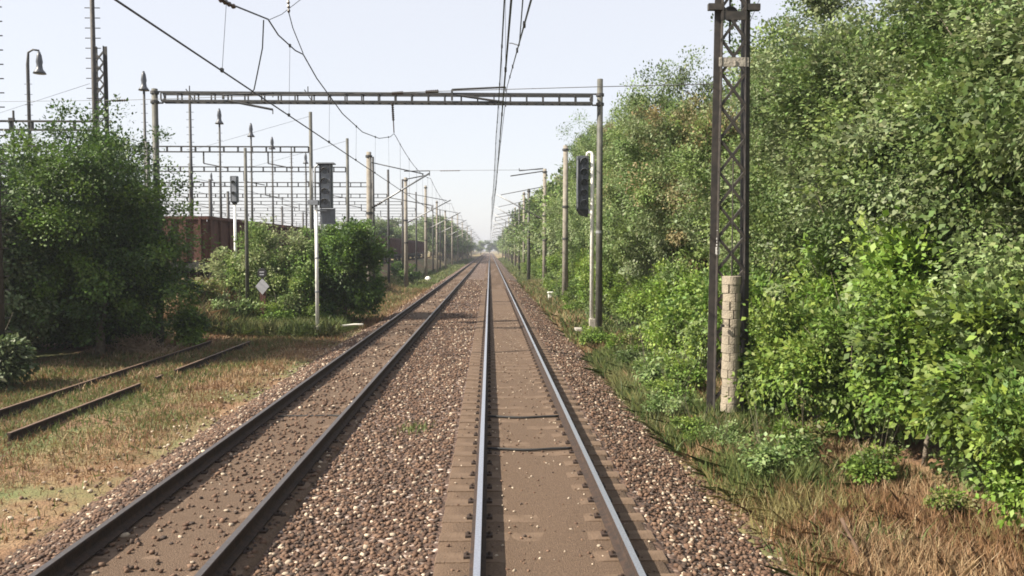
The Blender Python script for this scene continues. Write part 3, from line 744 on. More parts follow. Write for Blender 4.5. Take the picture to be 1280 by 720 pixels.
# ------------------------------------------------------------------ wires
def wire_mb(mb, pts, r): mb.tube(pts, r, 5)
sup_l = [-14, GY, 46.5] + [a[2] for a in lm]
sup_r = [-6, GY, 64] + [a[2] for a in rm_[2:]]
def overhead(xs_, zc, zm, sups, near_mess, label, stag):
    t = thing('overhead_wire', (xs_, GY, zc), label, 'overhead wire', 'overhead contact wires')
    pts = [(xs_ + stag * (1 if i % 2 else -1), y, zc) for i, y in enumerate(sups)]
    mb = MB(); wire_mb(mb, pts, .0115); mb.build('contact_wire', M['wire'], t)
    mp = []; 
    for i in range(len(sups) - 1):
        a, b = sups[i], sups[i + 1]; n = 10
        for k in range(n):
            f = k / n; y = a + (b - a) * f
            sag = 4 * f * (1 - f) * min(1.1, .02 * (b - a))
            xx = pts[i][0] + (pts[i + 1][0] - pts[i][0]) * f
            mp.append((xx, y, zm - sag))
    if near_mess:
        mp = near_mess + [q for q in mp if q[1] >= GY - .1]
    mb = MB(); wire_mb(mb, mp, .012); mb.build('messenger_wire', M['wire'], t)
    def mz(y):
        for q, r_ in zip(mp, mp[1:]):
            if q[1] <= y <= r_[1]:
                f = (y - q[1]) / (r_[1] - q[1] + 1e-6); return q[0] + f * (r_[0] - q[0]), q[2] + f * (r_[2] - q[2])
        return mp[-1][0], mp[-1][2]
    y = 7.0; k = 0
    while y < 130:
        for q, r_ in zip(pts, pts[1:]):
            if q[1] <= y <= r_[1]: f = (y - q[1]) / (r_[1] - q[1]); cxx = q[0] + f * (r_[0] - q[0])
        mx_, mz_ = mz(y)
        if mz_ - zc > .15:
            mb = MB(); mb.tube([(cxx, y, zc), (mx_, y, mz_)], .0035 if y < 30 else .006, 4, cap=False)
            mb.box((mx_, y, mz_), (.03, .06, .05)); mb.box((cxx, y, zc + .01), (.03, .06, .05)); mb.build('dropper', M['wire'], t)
        y += 3.4 if y < 60 else 7
    return t
nm = [at(px, py, y) for px, py, y in ((262, -16, 9.6), (283, 3, 10.4), (335, 24, 12.3), (348, 44, 13), (369, 63, 14.2), (379, 68, 14.8), (396, 98, 16), (428, 142, 18.6), (453, 165, 21.6), (474, 173, 24.8), (488, 171, 28))]
nm = [(v.x, v.y, v.z) for v in nm] + [(at(492.5, 167, GY).x, GY, at(492.5, 167, GY).z)]
nm = [(nm[0][0] - .1, -14, nm[0][2] + 1.2)] + nm
overhead(-3.4, 5.22, 7.05, sup_l, nm, 'thick overhead wire with droppers above the left track', .0)
overhead(.21, 5.25, 7.1, sup_r, None, 'overhead wire bundle with droppers above the right track', .03)
# second wire pair above the right track that climbs towards the anchor mast
t = thing('overhead_wire', (.6, GY, 7), 'slanting wire pair above the right track joining the straight bundle at the gantry', 'overhead wire', 'overhead contact wires')
a = at(634, 108, GY - .25); q = at(666, -8, 8.0); q2 = at(654, -6, 9.5); a2 = at(649, 57, 14)
mb = MB(); wire_mb(mb, [tuple(q + (q - a) * .6), tuple(q), tuple(a), (.4, 64, 7.2)], .012); mb.build('messenger_wire', M['wire'], t)
mb = MB(); wire_mb(mb, [tuple(q2 + (q2 - a2) * .5), tuple(q2), tuple(a2), tuple(at(640, 54, 14.2)), tuple(at(637, 54, 14.6))], .009); mb.build('jumper_wire', M['wire'], t)
mb = MB()
for f in (.12, .3, .5, .7):
    v = Vector(q).lerp(Vector(a), f); mb.box(v, (.035, .08, .07))
mb.build('clamp', M['wire'], t)
# stitch wire and jumper by the left line
t = thing('hanger_wire', at(362, 0, 13), 'vertical insulated hanger wire joining the sagging left wire', 'wire')
a = at(359.5, -20, 14.6); b = at(361, 16, 14.6); c = at(379, 67, 14.8)
mb = MB(); insul_mb(mb, a, b, .03, 7); mb.build('insulator', M['insul'], t)
mb = MB(); wire_mb(mb, [b, at(366, 35, 14.7), c], .009); wire_mb(mb, [at(336, 25, 12.3), at(352, 18, 13.4), at(375, 0, 14.6), at(392, -12, 15.2)], .006); mb.build('stitch_wire', M['wire'], t)
mb = MB(); wire_mb(mb, [at(329.5, 25, 12.2), at(328, 60, 12.4), at(322, 90, 12.6), at(317.5, 112, 12.7), at(312, 118, 12.6)], .010); o = mb.build('jumper_wire', M['wire'], None); tag(o, 'curved grey jumper wire hanging from the sagging left wire', 'wire')
mb = MB(); v0 = at(283, 4, 10.4); insul_mb(mb, v0 + Vector((-.06, -.1, .02)), v0 + Vector((.08, .1, -.02)), .035, 4); o = mb.build('wire_insulator', M['insul']); tag(o, 'small dark insulator on the sagging wire at the top left', 'insulator')
# cross wire with insulators from mast to mast above the gantry
def span(name, pts, ins, label, r=.009):
    t = thing(name, pts[0], label, 'wire', 'cross wires between masts')
    mb = MB(); wire_mb(mb, pts, r); mb.build('wire', M['wire'], t)
    for u, v in ins:
        mb = MB(); insul_mb(mb, u, v, .05, 7); mb.build('insulator', M['insul'], t)
    return t
pa = [at(124, 126, ML), at(193, 124, GY - .3), at(330, 119.5, 26.5), at(500, 115.5, 22), at(747, 108.5, 18.5), at(892, 105, LY)]
span('cross_wire', pa, [(at(140, 126, 30.2), at(160, 125.3, 29.9)), (at(490, 117, 22.3), at(504, 116, 22)), (at(532, 115, 21.5), at(548, 114, 21.3))], 'thin cross wire with insulators running just above the gantry beam')
y7 = 71.5
pa = [at(508, 213.5, y7), at(640, 212.5, 66), at(681, 212, 64)]
span('cross_wire', pa, [(at(550, 213.5, 69.5), at(575, 213.2, 68.5))], 'far cross wire with a dark insulator between two masts beyond the gantry', .016)
span('cross_wire', [at(0, 127, 33), at(118, 125.5, 30.5)], [], 'thin wire running left from the short lattice mast', .008)
span('cross_wire', [at(0, 141, 44), at(112, 104.5, 30.5)], [], 'faint slanting wire rising to the short lattice mast', .008)
span('cross_wire', [at(232, 190, 58), at(388, 145, 43.5)], [], 'faint slanting wire rising to the top of the tall dark yard post', .009)
span('cross_wire', [at(310, 210, 60), at(434, 176, 52)], [], 'faint slanting wire rising to the dark post behind the middle bush', .01)
span('cross_wire', [at(949, 0, 17.5), at(930, 45, 15.6), at(927, 60, 15.5)], [], 'thin guy wire running up right of the dark lattice mast', .008)
# yard contact wires
for k, (x, lab) in enumerate(((-12.2, 'first'), (-15.0, 'second'), (-18.5, 'third'), (-22.5, 'fourth'), (-27, 'fifth'))):
    t = thing('overhead_wire', (x, 60, 6), f'thin wire over the rail yard, {lab} counted from the main tracks', 'overhead wire', 'overhead contact wires')
    mb = MB(); wire_mb(mb, [(x, 31, 5.9), (x, 70, 5.9), (x, 130, 5.9)], .01); mb.build('contact_wire', M['wire'], t)

# ------------------------------------------------------------------ wagons
WX, WZ = -14.9, 1.05
t = thing('siding_track', (WX, 36, WZ), 'yard track under the rusty wagons', 'railway track')
for s_ in (-.7525, .7525): rail(t, WX + s_, 34, 190, WZ + .17, 20, 'railrust')
def wagon(y0, label, m):
    L, Wd = 13.6, 2.9; zf = WZ + .17
    t = thing('freight_wagon', (WX, y0 + L / 2, zf), label, 'freight wagon', 'freight wagons in the rail yard')
    yc = y0 + L / 2
    mb = MB(); z0, z1 = zf + 1.15, at(262, 271, 38.6).z
    mb.box((WX, yc, z0 + .06), (Wd - .1, L - .3, .12))
    for sx in (-1, 1):
        mb.box((WX + sx * (Wd / 2 - .06), yc, (z0 + z1) / 2), (.05, L - .5, z1 - z0 - .1))
        for i in range(10): mb.box((WX + sx * Wd / 2, y0 + .4 + i * (L - .8) / 9, (z0 + z1) / 2), (.12, .13, z1 - z0 - .14))
    for sy in (-1, 1):
        mb.box((WX, yc + sy * (L / 2 - .22), (z0 + z1) / 2), (Wd - .2, .05, z1 - z0 - .1))
        for i in range(4): mb.box((WX - 1.05 + .7 * i, yc + sy * (L / 2 - .15), (z0 + z1) / 2), (.12, .1, z1 - z0 - .14))
    mb.build('body', m, t)
    mb = MB()
    for sx in (-1, 1): mb.box((WX + sx * (Wd / 2 - .03), yc, z1 - .04), (.18, L - .1, .16))
    for sy in (-1, 1): mb.box((WX, yc + sy * (L / 2 - .2), z1 - .042), (Wd - .25, .16, .15))
    mb.build('top_rim', m, t)
    mb = MB(); mb.box((WX, yc, zf + .95), (Wd - .4, L - .2, .28)); mb.build('underframe', M['black'], t)
    for by in (-4.3, 4.3):
        mb = MB()
        for sx in (-1, 1): mb.box((WX + sx * 1.0, yc + by, zf + .5), (.12, 2.4, .26))
        mb.box((WX, yc + by, zf + .62), (2.0, .4, .2)); mb.build('bogie', M['black'], t)
        for wy in (-.9, .9):
            mb = MB(); mb.lathe((WX, yc + by + wy, zf + .46), [(.46, -.82), (.46, -.68), (.1, -.66), (.1, .66), (.46, .68), (.46, .82)], 16, 'X'); mb.build('wheelset', M['rail'], t)
    for sy in (-1, 1):
        for sx in (-.87, .87):
            mb = MB(); mb.lathe((WX + sx, yc + sy * (L / 2 - .08), zf + .98), [(.09, -.1), (.09, .0), (.22, .0 + .02), (.22, .06)] if sy > 0 else [(.22, -.06), (.22, -.02), (.09, 0), (.09, .1)], 12, 'Y'); mb.build('buffer', M['black'], t)
    return t
w0 = wagon(38.6, 'rusty brown open wagon nearest, its end showing past the big left tree', M['wagon'])
yy = 38.6
for i in range(1, 9):
    yy += 14.1
    copy_tree(w0, loc=w0.location + Vector((0, 14.1 * i, 0)), label=f'rusty brown open wagon in the yard string, {ORD[i]} from the big left tree')

# ------------------------------------------------------------------ foliage
def crown_mesh(name, seed, rad, zc, nclump, per, leaf, palette, clump_r=.55, low=0.0, shell=.45, lump=.5, droop=.15):
    g = np.random.default_rng(seed)
    nl = max(9, nclump // 10)                       # boughs, each carrying several sprays
    ld = g.normal(size=(nl, 3)); ld /= np.linalg.norm(ld, axis=1, keepdims=True)
    lum = 1 + lump * (2 * vnoise(ld[:, 0] * 1.7 + seed, ld[:, 1] * 1.7 + ld[:, 2] * 1.9, seed) - 1)
    LC = ld * (g.random(nl) ** shell * lum)[:, None] * np.array(rad) * .92
    li = g.integers(0, nl, nclump); lr = (np.array(rad).mean() * .30) * g.uniform(.6, 1.2, nl)
    C = LC[li] + g.normal(size=(nclump, 3)) * .55 * lr[li][:, None] + np.array([0, 0, zc])
    C[:, 2] = np.maximum(C[:, 2], low + g.random(nclump) * .5)
    d = C - np.array([0, 0, zc]); d /= np.maximum(np.linalg.norm(d, axis=1, keepdims=True), .05)
    cs = clump_r * g.uniform(.45, 1.2, nclump)
    tilt = g.normal(size=(nclump, 3)) * .55
    pal = np.array(palette); ci = np.clip(g.integers(0, len(pal), nl)[li] + g.integers(-1, 2, nclump), 0, len(pal) - 1)
    n = nclump * per; idx = np.repeat(np.arange(nclump), per)
    off = g.normal(size=(n, 3)) * .5; off *= np.minimum(1, 1.15 / np.maximum(np.linalg.norm(off, axis=1, keepdims=True), .01))
    pos = C[idx] + off * cs[idx][:, None] * np.array([1, 1, .75])
    # leaf frames: axis roughly outward and a little down, normal roughly up
    ax = off + d[idx] * .6 + g.normal(size=(n, 3)) * .6; ax[:, 2] -= droop; ax /= np.linalg.norm(ax, axis=1, keepdims=True)
    up = g.normal(size=(n, 3)) * .5 + np.array([0, 0, .75]) + d[idx] * .5 + tilt[idx]
    sd_ = np.cross(ax, up); sd_ /= np.maximum(np.linalg.norm(sd_, axis=1, keepdims=True), 1e-4)
    nm_ = np.cross(sd_, ax)
    L = leaf * (.5 + g.random(n) ** 1.6 * 1.0)[:, None]; W = L * g.uniform(.26, .4, n)[:, None]
    v0 = pos; v1 = pos + ax * L * .45 + sd_ * W + nm_ * L * .06; v2 = pos + ax * L - nm_ * L * .1; v3 = pos + ax * L * .45 - sd_ * W + nm_ * L * .06
    V = np.stack([v0, v1, v2, v3], 1).reshape(-1, 3)
    F = np.arange(4 * n)
    tint = pal[ci[idx]] * g.uniform(.7, 1.3, (n, 1)) * (1 + g.normal(size=(n, 3)) * .05)
    return np_mesh(name, V, F, np.full(n, 4), M['leaf'], tint=np.clip(tint, .005, 1))
def trunk_mesh(name, seed, h, r, rad, zc, low=1.5):
    g = random.Random(seed); mb = MB(); p = Vector((0, 0, -.4)); pts = [p]; rs = [r * 1.3]
    n = 7
    for i in range(1, n + 1):
        pts.append(Vector((g.uniform(-.12, .12) * i * .5, g.uniform(-.12, .12) * i * .5, h * i / n))); rs.append(r * (1 - .85 * i / n))
    mb.tube(pts, rs, 8)
    for k in range(9):
        f = g.uniform(.25, .85); z = h * f; j = min(n - 1, int(f * n)); b = pts[j].lerp(pts[j + 1], f * n - j) if j + 1 < len(pts) else pts[-1]
        a = g.uniform(0, 6.28); ln = g.uniform(.5, .85)
        e = Vector((math.cos(a) * rad[0] * ln, math.sin(a) * rad[1] * ln, z + g.uniform(.4, 1.6)))
        m_ = b.lerp(e, .5) + Vector((0, 0, -.15)); rr = r * (1 - .8 * f) * .6
        mb.tube([b, m_, e], [rr, rr * .65, rr * .2], 6)
    me = bpy.data.meshes.new(name); me.from_pydata([tuple(v) for v in mb.v], [], mb.f); me.materials.append(M['bark'])
    me.polygons.foreach_set('use_smooth', [True] * len(mb.f)); me.update(); return me
PAL_GREY = [(0.15, 0.21, 0.066), (0.125, 0.185, 0.052), (0.19, 0.24, 0.10), (0.10, 0.155, 0.042), (0.16, 0.22, 0.06), (0.20, 0.245, 0.115)]
PAL_BRN = PAL_GREY + [(0.22, 0.185, 0.085), (0.19, 0.175, 0.08)]
PAL_LIME = [(0.15, 0.235, 0.032), (0.12, 0.20, 0.03), (0.19, 0.265, 0.045), (0.085, 0.15, 0.028), (0.14, 0.20, 0.045)]
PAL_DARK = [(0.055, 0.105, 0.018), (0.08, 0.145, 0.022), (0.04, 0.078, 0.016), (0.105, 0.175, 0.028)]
# tree kinds: near ones of many small leaves, far ones of fewer, larger leaves
KN = []
for i in range(4):
    rad = (2.5, 2.5, 4.6)
    KN.append((crown_mesh('crown', 11 + i, rad, 5.4, 380, 300, .098, PAL_GREY if i else PAL_BRN, .62, .5), trunk_mesh('trunk', 20 + i, 8.5, .15, rad, 5)))
KF = []
for i in range(3):
    rad = (2.6, 2.6, 4.7)
    KF.append((crown_mesh('crown', 31 + i, rad, 5.4, 150, 60, .30, PAL_GREY, .8, .5), trunk_mesh('trunk', 40 + i, 8.5, .15, rad, 5)))
def tree(kind, x, y, rz, sc, label, group, name='tree', cat='tree', z=None):
    t = thing(name, (x, y, gz1(x, y) if z is None else z), label, cat, group); t.rotation_euler.z = rz; t.scale = sc
    link('trunk', kind[1], t); link('crown', kind[0], t); return t
rnd = random.Random(5)
GT = 'trees in the green wall right of the tracks'
SH_N = 'leafy tree in the near end of the green wall right of the lattice mast'
SH_F = 'leafy tree in the far part of the green wall, beyond the bare pale mast'
SH_M = 'leafy tree in the green wall between the lattice mast and the bare pale mast'
def rt(px, pytop, y, back, kind, lab=None, sxy=1.0):
    p = at(px, pytop, y); zb = gz1(p.x + back, y); s_ = (p.z - zb) / 10.1
    tree(kind, p.x + back, y, rnd.uniform(0, 6.28), (sxy, sxy, s_), lab or SH_N, GT)
# outline trees, by what one sees of their tops
rt(880, 32, 26.5, .7, KN[0], 'tall brownish topped tree between the gantry post and the lattice mast', .95)
rt(845, 100, 29.5, .3, KN[1], SH_M, .85)
rt(965, 34, 22.5, .7, KN[1], 'tall tree directly right of the lattice mast with sky above it', .95)
rt(1015, 8, 19.5, .7, KN[2], SH_N, .95)
rt(1085, -60, 16.5, .8, KN[3], 'tall tree whose top runs out of the frame at the upper right', 1.05)
rt(1180, -130, 14.0, 1.0, KN[1], SH_N, 1.0)
rt(1330, -160, 11.5, 1.0, KN[2], SH_N, 1.0)
for y in np.arange(3, 11, 2.6): tree(KN[rnd.randrange(4)], 9.2 + rnd.uniform(-.3, .5), y, rnd.uniform(0, 6.28), (1, 1, rnd.uniform(1.0, 1.15)), SH_N, GT)
for px, py, y in ((825, 105, 33), (800, 120, 38), (782, 135, 43.5), (762, 150, 49), (742, 160, 54), (728, 172, 59)):
    rt(px, py, y, .3, KN[rnd.randrange(4)], SH_M if y < 47 else SH_F, .9)
y = 16.0
while y < 60:   # second row fills the depth
    tree(KN[rnd.randrange(4)], 11.2 + rnd.uniform(-.5, .5), y, rnd.uniform(0, 6.28), (1.05, 1.05, rnd.uniform(.85, 1.0) * (1 if y > 24 else .92)), SH_N if y < 24 else SH_M if y < 47 else SH_F, GT); y += 3.4
y = 62.0
while y < 420:
    k = rnd.uniform(.85, 1.08)
    tree(KF[rnd.randrange(3)], 7.3 + rnd.uniform(-.6, .6), y, rnd.uniform(0, 6.28), (1.0, 1.1, k * 1.08), SH_F, GT)
    tree(KF[rnd.randrange(3)], 10.6 + rnd.uniform(-.8, .8), y + 2, rnd.uniform(0, 6.28), (1.1, 1.1, 1.12 * k * rnd.uniform(.9, 1.1)), SH_F, GT)
    y += 3.6 if y < 150 else 5.5
# trees beyond the yard on the left
for x, y in ((-33, 9), (-36, 15), (-32.5, 21), (-35.5, 27), (-33, 33), (-37, 39), (-40, 46)):
    tree(KF[int(y) % 3], x, y, y * 1.7, (1.5, 1.5, .7 + .03 * (int(y) % 7)), 'tree standing beyond the rail yard outside the left edge', 'trees beyond the rail yard')
# left far trees
GTL = 'trees far along the left side'
SH_L = 'dark green tree in the far row left of the tracks'
y = 185.0
while y < 430:
    tree(KF[rnd.randrange(3)], -10.8 - rnd.uniform(0, 2.0), y, rnd.uniform(0, 6.28), (1.15, 1.15, rnd.uniform(.8, 1.08)), SH_L, GTL)
    if y > 180: tree(KF[rnd.randrange(3)], -15 - rnd.uniform(0, 3), y + 2, rnd.uniform(0, 6.28), (1.3, 1.3, rnd.uniform(.8, 1.0)), SH_L, GTL)
    y += 5.0
for x, y, s_ in ((-19.5, 165, .85), (-23, 172, .95), (-27, 170, .8), (-31, 180, .85), (-36, 185, .8), (-20, 140, .7)):
    tree(KF[rnd.randrange(3)], x, y, rnd.uniform(0, 6.28), (1.6, 1.6, s_), 'round greyish tree far behind the wagons', GTL)

for i in range(12):
    tree(KF[i % 3], -36 + 6 * i + rnd.uniform(-1, 1), 560 + 9 * (i % 4), rnd.uniform(0, 6.28), (1.8, 1.8, rnd.uniform(.9, 1.2)), 'hazy tree closing the view where the tracks vanish', 'trees at the vanishing point')
# big left tree and its neighbours
def special(name, label, x, y, rad, zc, ncl, per, leaf, pal, seed, trunk_h=3.5, r=.14, cat='tree', clump=.6, low=.1, shell=.42, group=None, stems=1, lump=.45):
    t = thing(name, (x, y, gz1(x, y)), label, cat, group)
    link('trunk', trunk_mesh('trunk', seed, trunk_h, r, rad, zc), t)
    link('crown', crown_mesh('crown', seed + 1, rad, zc, ncl, per, leaf, pal, clump, low, shell, lump), t); return t
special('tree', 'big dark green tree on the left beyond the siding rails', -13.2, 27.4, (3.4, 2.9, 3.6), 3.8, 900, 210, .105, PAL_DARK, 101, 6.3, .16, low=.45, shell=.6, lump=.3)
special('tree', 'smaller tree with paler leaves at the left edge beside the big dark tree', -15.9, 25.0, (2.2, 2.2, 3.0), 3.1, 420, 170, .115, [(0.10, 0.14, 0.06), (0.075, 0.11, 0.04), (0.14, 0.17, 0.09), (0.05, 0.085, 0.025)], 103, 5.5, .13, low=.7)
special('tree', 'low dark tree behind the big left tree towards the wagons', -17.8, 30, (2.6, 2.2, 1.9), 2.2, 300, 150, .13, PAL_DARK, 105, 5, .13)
special('bush', 'low leafy bush under the pale tree at the left edge', -12.9, 20.6, (1.3, 1.2, .8), .7, 90, 90, .13, [(0.09, 0.13, 0.05), (0.12, 0.15, 0.07), (0.06, 0.09, 0.03)], 107, 1.0, .04, 'bush', .35)
special('bush', 'dark right hand half of the middle bush, beside the mast row', -6.75, 37.6, (1.9, 1.7, 2.6), 2.7, 420, 150, .13, PAL_DARK, 109, 4.2, .1, 'bush', .5, low=.3)
special('bush', 'light green left hand half of the middle bush, behind the diamond plate', -10.1, 37.4, (3.2, 1.6, 2.3), 1.9, 480, 150, .115, [(0.16, 0.225, 0.06), (0.195, 0.255, 0.08), (0.12, 0.185, 0.045), (0.23, 0.265, 0.12)], 111, 2.6, .07, 'bush', .5, low=.2)
special('bush', 'small green bush between the light bush and the white signal post', -8.3, 36.6, (1.1, 1.0, 1.1), 1.3, 110, 110, .12, [(0.08, 0.13, 0.035), (0.10, 0.15, 0.045), (0.06, 0.10, 0.03)], 113, 2, .05, 'bush', .4)
special('bush', 'green bush at the foot of the far wagons beyond the middle bush', -9.9, 62, (1.4, 1.6, 1.1), 1.0, 90, 80, .16, PAL_LIME, 115, 1.6, .05, 'bush', .45)
special('bush', 'low dark bush beside the pale masts in front of the far wagons', -8.6, 80, (1.3, 2.0, .8), .8, 80, 70, .2, PAL_DARK, 117, 1.2, .05, 'bush', .45)
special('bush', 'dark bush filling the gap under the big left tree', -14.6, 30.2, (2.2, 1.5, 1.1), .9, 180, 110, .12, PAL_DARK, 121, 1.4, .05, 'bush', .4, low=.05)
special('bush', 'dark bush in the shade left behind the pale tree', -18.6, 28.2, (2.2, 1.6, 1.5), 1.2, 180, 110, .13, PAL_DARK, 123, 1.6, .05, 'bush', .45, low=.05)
special('bush', 'small green bush under the right edge of the big left tree', -11.3, 30.6, (1.0, 1.0, .7), .6, 80, 90, .11, PAL_DARK + PAL_LIME[:1], 119, 1.2, .04, 'bush', .35)

# right hand shrubs in front of the tree wall
KS = []
for i in range(4):
    rad = (1.25, 1.35, 1.45)
    KS.append((crown_mesh('foliage', 51 + i, rad, 1.5, 200, 130, .105, PAL_LIME if i < 2 else PAL_LIME[:3] + PAL_GREY[:3], .42, .05), trunk_mesh('stem', 60 + i, 2.5, .045, rad, 1.5)))
GS = 'shrubs along the foot of the right tree wall'
def shrub(x, y, k, s_, sz, label):
    t = thing('shrub', (x, y, gz1(x, y)), label, 'shrub', GS); t.rotation_euler.z = rnd.uniform(0, 6.28); t.scale = (s_, s_, sz)
    link('stem', KS[k][1], t); link('foliage', KS[k][0], t)
SHR = 'bright green shrub in the belt at the foot of the near right trees'
for x, y, k, s_, sz, lab in ((5.55, 14.5, 0, .82, .95, 'bright green shrub touching the right leg of the lattice mast'), (6.0, 13.0, 1, .8, .9, None), (6.45, 11.6, 2, .9, .95, None), (6.9, 10.4, 0, .95, 1.0, None),
                             (7.0, 9.2, 3, 1.0, 1.0, None), (6.05, 18.0, 1, .95, 1.0, 'bright green shrub just left behind the lattice mast'), (6.0, 20.4, 2, .9, 1.0, None), (6.1, 22.6, 0, .85, .95, None), (6.0, 25.2, 3, .9, 1.05, None), (6.0, 27.6, 1, .8, .85, None),
                             (5.75, 7.6, 1, .55, .72, 'pale green shrub at the bottom right corner'), (7.3, 13.0, 2, 1.1, 1.3, None), (7.5, 16, 1, 1.1, 1.3, None), (7.6, 8.0, 2, 1.0, 1.1, None), (7.5, 6, 0, 1.1, 1.1, None)):
    shrub(x, y, k, s_, sz, lab or SHR)
y = 30.5
while y < 120:
    shrub(5.75 + rnd.uniform(-.25, .5), y, rnd.randrange(4), rnd.uniform(.75, 1.0), rnd.uniform(.7, 1.25), 'bright green shrub in the belt beside the far right masts' if y > 45 else 'bright green shrub in the belt between gantry post and bare mast'); y += 2.4 if y < 70 else 3.6

# leafy weeds on the verge: low clumps between ballast and shrubs
rad = (.55, .55, .42)
KW = [(crown_mesh('foliage', 81 + i, rad, .36, 60, 46, .075, [PAL_LIME, PAL_GREY[:4], PAL_LIME[:2] + [(0.19, 0.18, 0.07), (0.16, 0.15, 0.05)]][i], .2, .02, .6), trunk_mesh('stem', 84 + i, .5, .012, rad, .4, )) for i in range(3)]
for x, y, k, s_, lab in ((4.15, 11.6, 1, 1.15, 'round dark green weed clump nearest the ballast in front of the lattice mast'), (5.0, 12.6, 2, 1.0, 'yellowing weed clump in front of the counterweight stack'), (5.6, 9.5, 2, .6, 'small yellowing weed clump in the dry grass at the lower right'),
                         (5.3, 10.8, 0, .9, 'bright weed clump where dry grass meets the near shrubs'), (4.0, 17.2, 0, 1.1, None), (3.9, 19.0, 1, 1.2, None), (4.3, 20.8, 0, 1.2, None), (4.0, 22.6, 1, 1.1, None), (4.6, 18.2, 0, 1.2, None), (4.7, 23.8, 2, 1.2, None), (4.2, 25.5, 2, 1.1, None), (3.75, 15.9, 1, .9, None), (3.7, 14.2, 0, .8, None), (4.0, 13.2, 1, .7, None), (3.8, 28, 0, 1.1, None), (4.8, 26.5, 0, 1.3, None),
                         (4.6, 34, 0, 1.3, None), (4.9, 37, 1, 1.4, None), (4.4, 41, 0, 1.4, None), (4.8, 45, 0, 1.5, None), (4.6, 50, 1, 1.5, None), (4.9, 56, 0, 1.6, None)):
    t = thing('weed_clump', (x, y, gz1(x, y)), lab or ('low green weed clump on the verge between lattice mast and gantry post' if y < 30 else 'low green weed clump on the verge beyond the right signal'), 'weed', 'weed clumps on the right verge')
    t.rotation_euler.z = rnd.uniform(0, 6.28); t.scale = (s_ * .85, s_ * .85, s_ * rnd.uniform(.55, .95)); link('stem', KW[k][1], t); link('foliage', KW[k][0], t)
for x, y, k, s_, lab in ((-9.2, 35.2, 0, 1.5, 'green weed clump left of the white signal post foot'), (-11.0, 34.6, 1, 1.5, 'green weed clump in front of the diamond plate post'), (-12.4, 35.0, 2, 1.5, 'yellowing weed clump on the bank below the rusty wagons'), (-8.1, 35.8, 0, 1.3, 'green weed clump behind the white signal post foot')):
    t = thing('weed_clump', (x, y, gz1(x, y)), lab, 'weed', 'weed clumps around the left signal')
    t.rotation_euler.z = rnd.uniform(0, 6.28); t.scale = (s_, s_, s_); link('stem', KW[k][1], t); link('foliage', KW[k][0], t)

# ------------------------------------------------------------------ grass and weeds
def grass(name, areas, label, pal, seed, dens_noise=None):
    g = np.random.default_rng(seed); Vs = []; Ts = []
    for (x0, x1, y0, y1, n, h0, h1, wd, fmask) in areas:
        x = g.uniform(x0, x1, n); y = g.uniform(y0, y1, n)
        # tufts
        tx = np.round(x * 5) / 5 + g.normal(size=n) * .06; ty = np.round(y * 5) / 5 + g.normal(size=n) * .06
        sel = g.random(n) < .6; x = np.where(sel, tx, x); y = np.where(sel, ty, y)
        if fmask is not None: k = g.random(n) < fmask(x, y); x, y = x[k], y[k]; n = len(x)
        z = np.where((x > -5.3) & (x < 3.6), np.maximum(gz(x, y), bz(x, y)), gz(x, y)) - .02; h = g.uniform(h0, h1, n); a = g.uniform(0, 6.28, n); ln = h * np.where(g.random(n) < .45, g.uniform(.7, 2.0, n), g.uniform(.1, .7, n)); h = np.where(ln > h * .7, h * g.uniform(.25, .7, n), h)
        W = wd * g.uniform(.6, 1.4, n); ca, sa = np.cos(a), np.sin(a); b = g.uniform(0, 6.28, n)
        base = np.stack([x, y, z], -1); side = np.stack([np.cos(b), np.sin(b), 0 * b], -1) * W[:, None]
        mid = base + np.stack([ca * ln * .35, sa * ln * .35, h * .6], -1); tip = base + np.stack([ca * ln, sa * ln, h], -1)
        Vs.append(np.stack([base - side, base + side, mid + side * .7, tip, mid - side * .7], 1).reshape(-1, 3))
        p = np.array(pal); pi = np.clip((vnoise(x * .9, y * .9, seed) * len(p) * 1.2 - .1 * len(p) + g.normal(size=n) * .8).astype(int), 0, len(p) - 1)
        Ts.append(p[pi] * g.uniform(.7, 1.3, (n, 1)))
    V = np.concatenate(Vs); T = np.concatenate(Ts); n = len(V) // 5
    return tag(link(name, np_mesh(name, V, np.arange(5 * n), np.full(n, 5), M['blade'], tint=T)), label, None, None, 'stuff')
DRY = [(0.35, 0.235, 0.125), (0.30, 0.185, 0.10), (0.42, 0.31, 0.18), (0.24, 0.145, 0.078), (0.29, 0.17, 0.085), (0.18, 0.095, 0.045), (0.24, 0.21, 0.085)]
GRN = [(0.10, 0.14, 0.036), (0.145, 0.175, 0.05), (0.075, 0.115, 0.03), (0.18, 0.185, 0.07)]
def left_edge(x, y): return np.clip((-5.6 - x) / .9, 0, 1)
grass('dry_grass', [(-14, -5.5, 6, 20, 60000, .04, .16, .008, lambda x, y: left_edge(x, y) * (.25 + .75 * (vnoise(x * .6, y * .6, 21) > .38))),
                    (-14, -5.5, 20, 36, 40000, .06, .22, .012, lambda x, y: left_edge(x, y) * .8),
                    (-10, -5.2, 36, 70, 22000, .12, .4, .022, None),
                    (-13.5, -11, 33, 37, 3000, .3, .8, .016, None),
                    (3.3, 6.2, 5.5, 14, 80000, .05, .34, .0055, lambda x, y: np.clip((x - 3.2) / .8, .1, 1) * np.clip(.25 + 2 * (vnoise(x * 1.3, y * 1.1, 61) - .2), .2, 1)),
                    (3.25, 5.6, 14, 34, 36000, .06, .35, .009, lambda x, y: .3 + .5 * (vnoise(x, y * .6, 8) > .5)),
                    (3.2, 5.4, 34, 80, 14000, .12, .5, .025, None)],
      'dry straw coloured grass covering both sides of the tracks', DRY, 3)
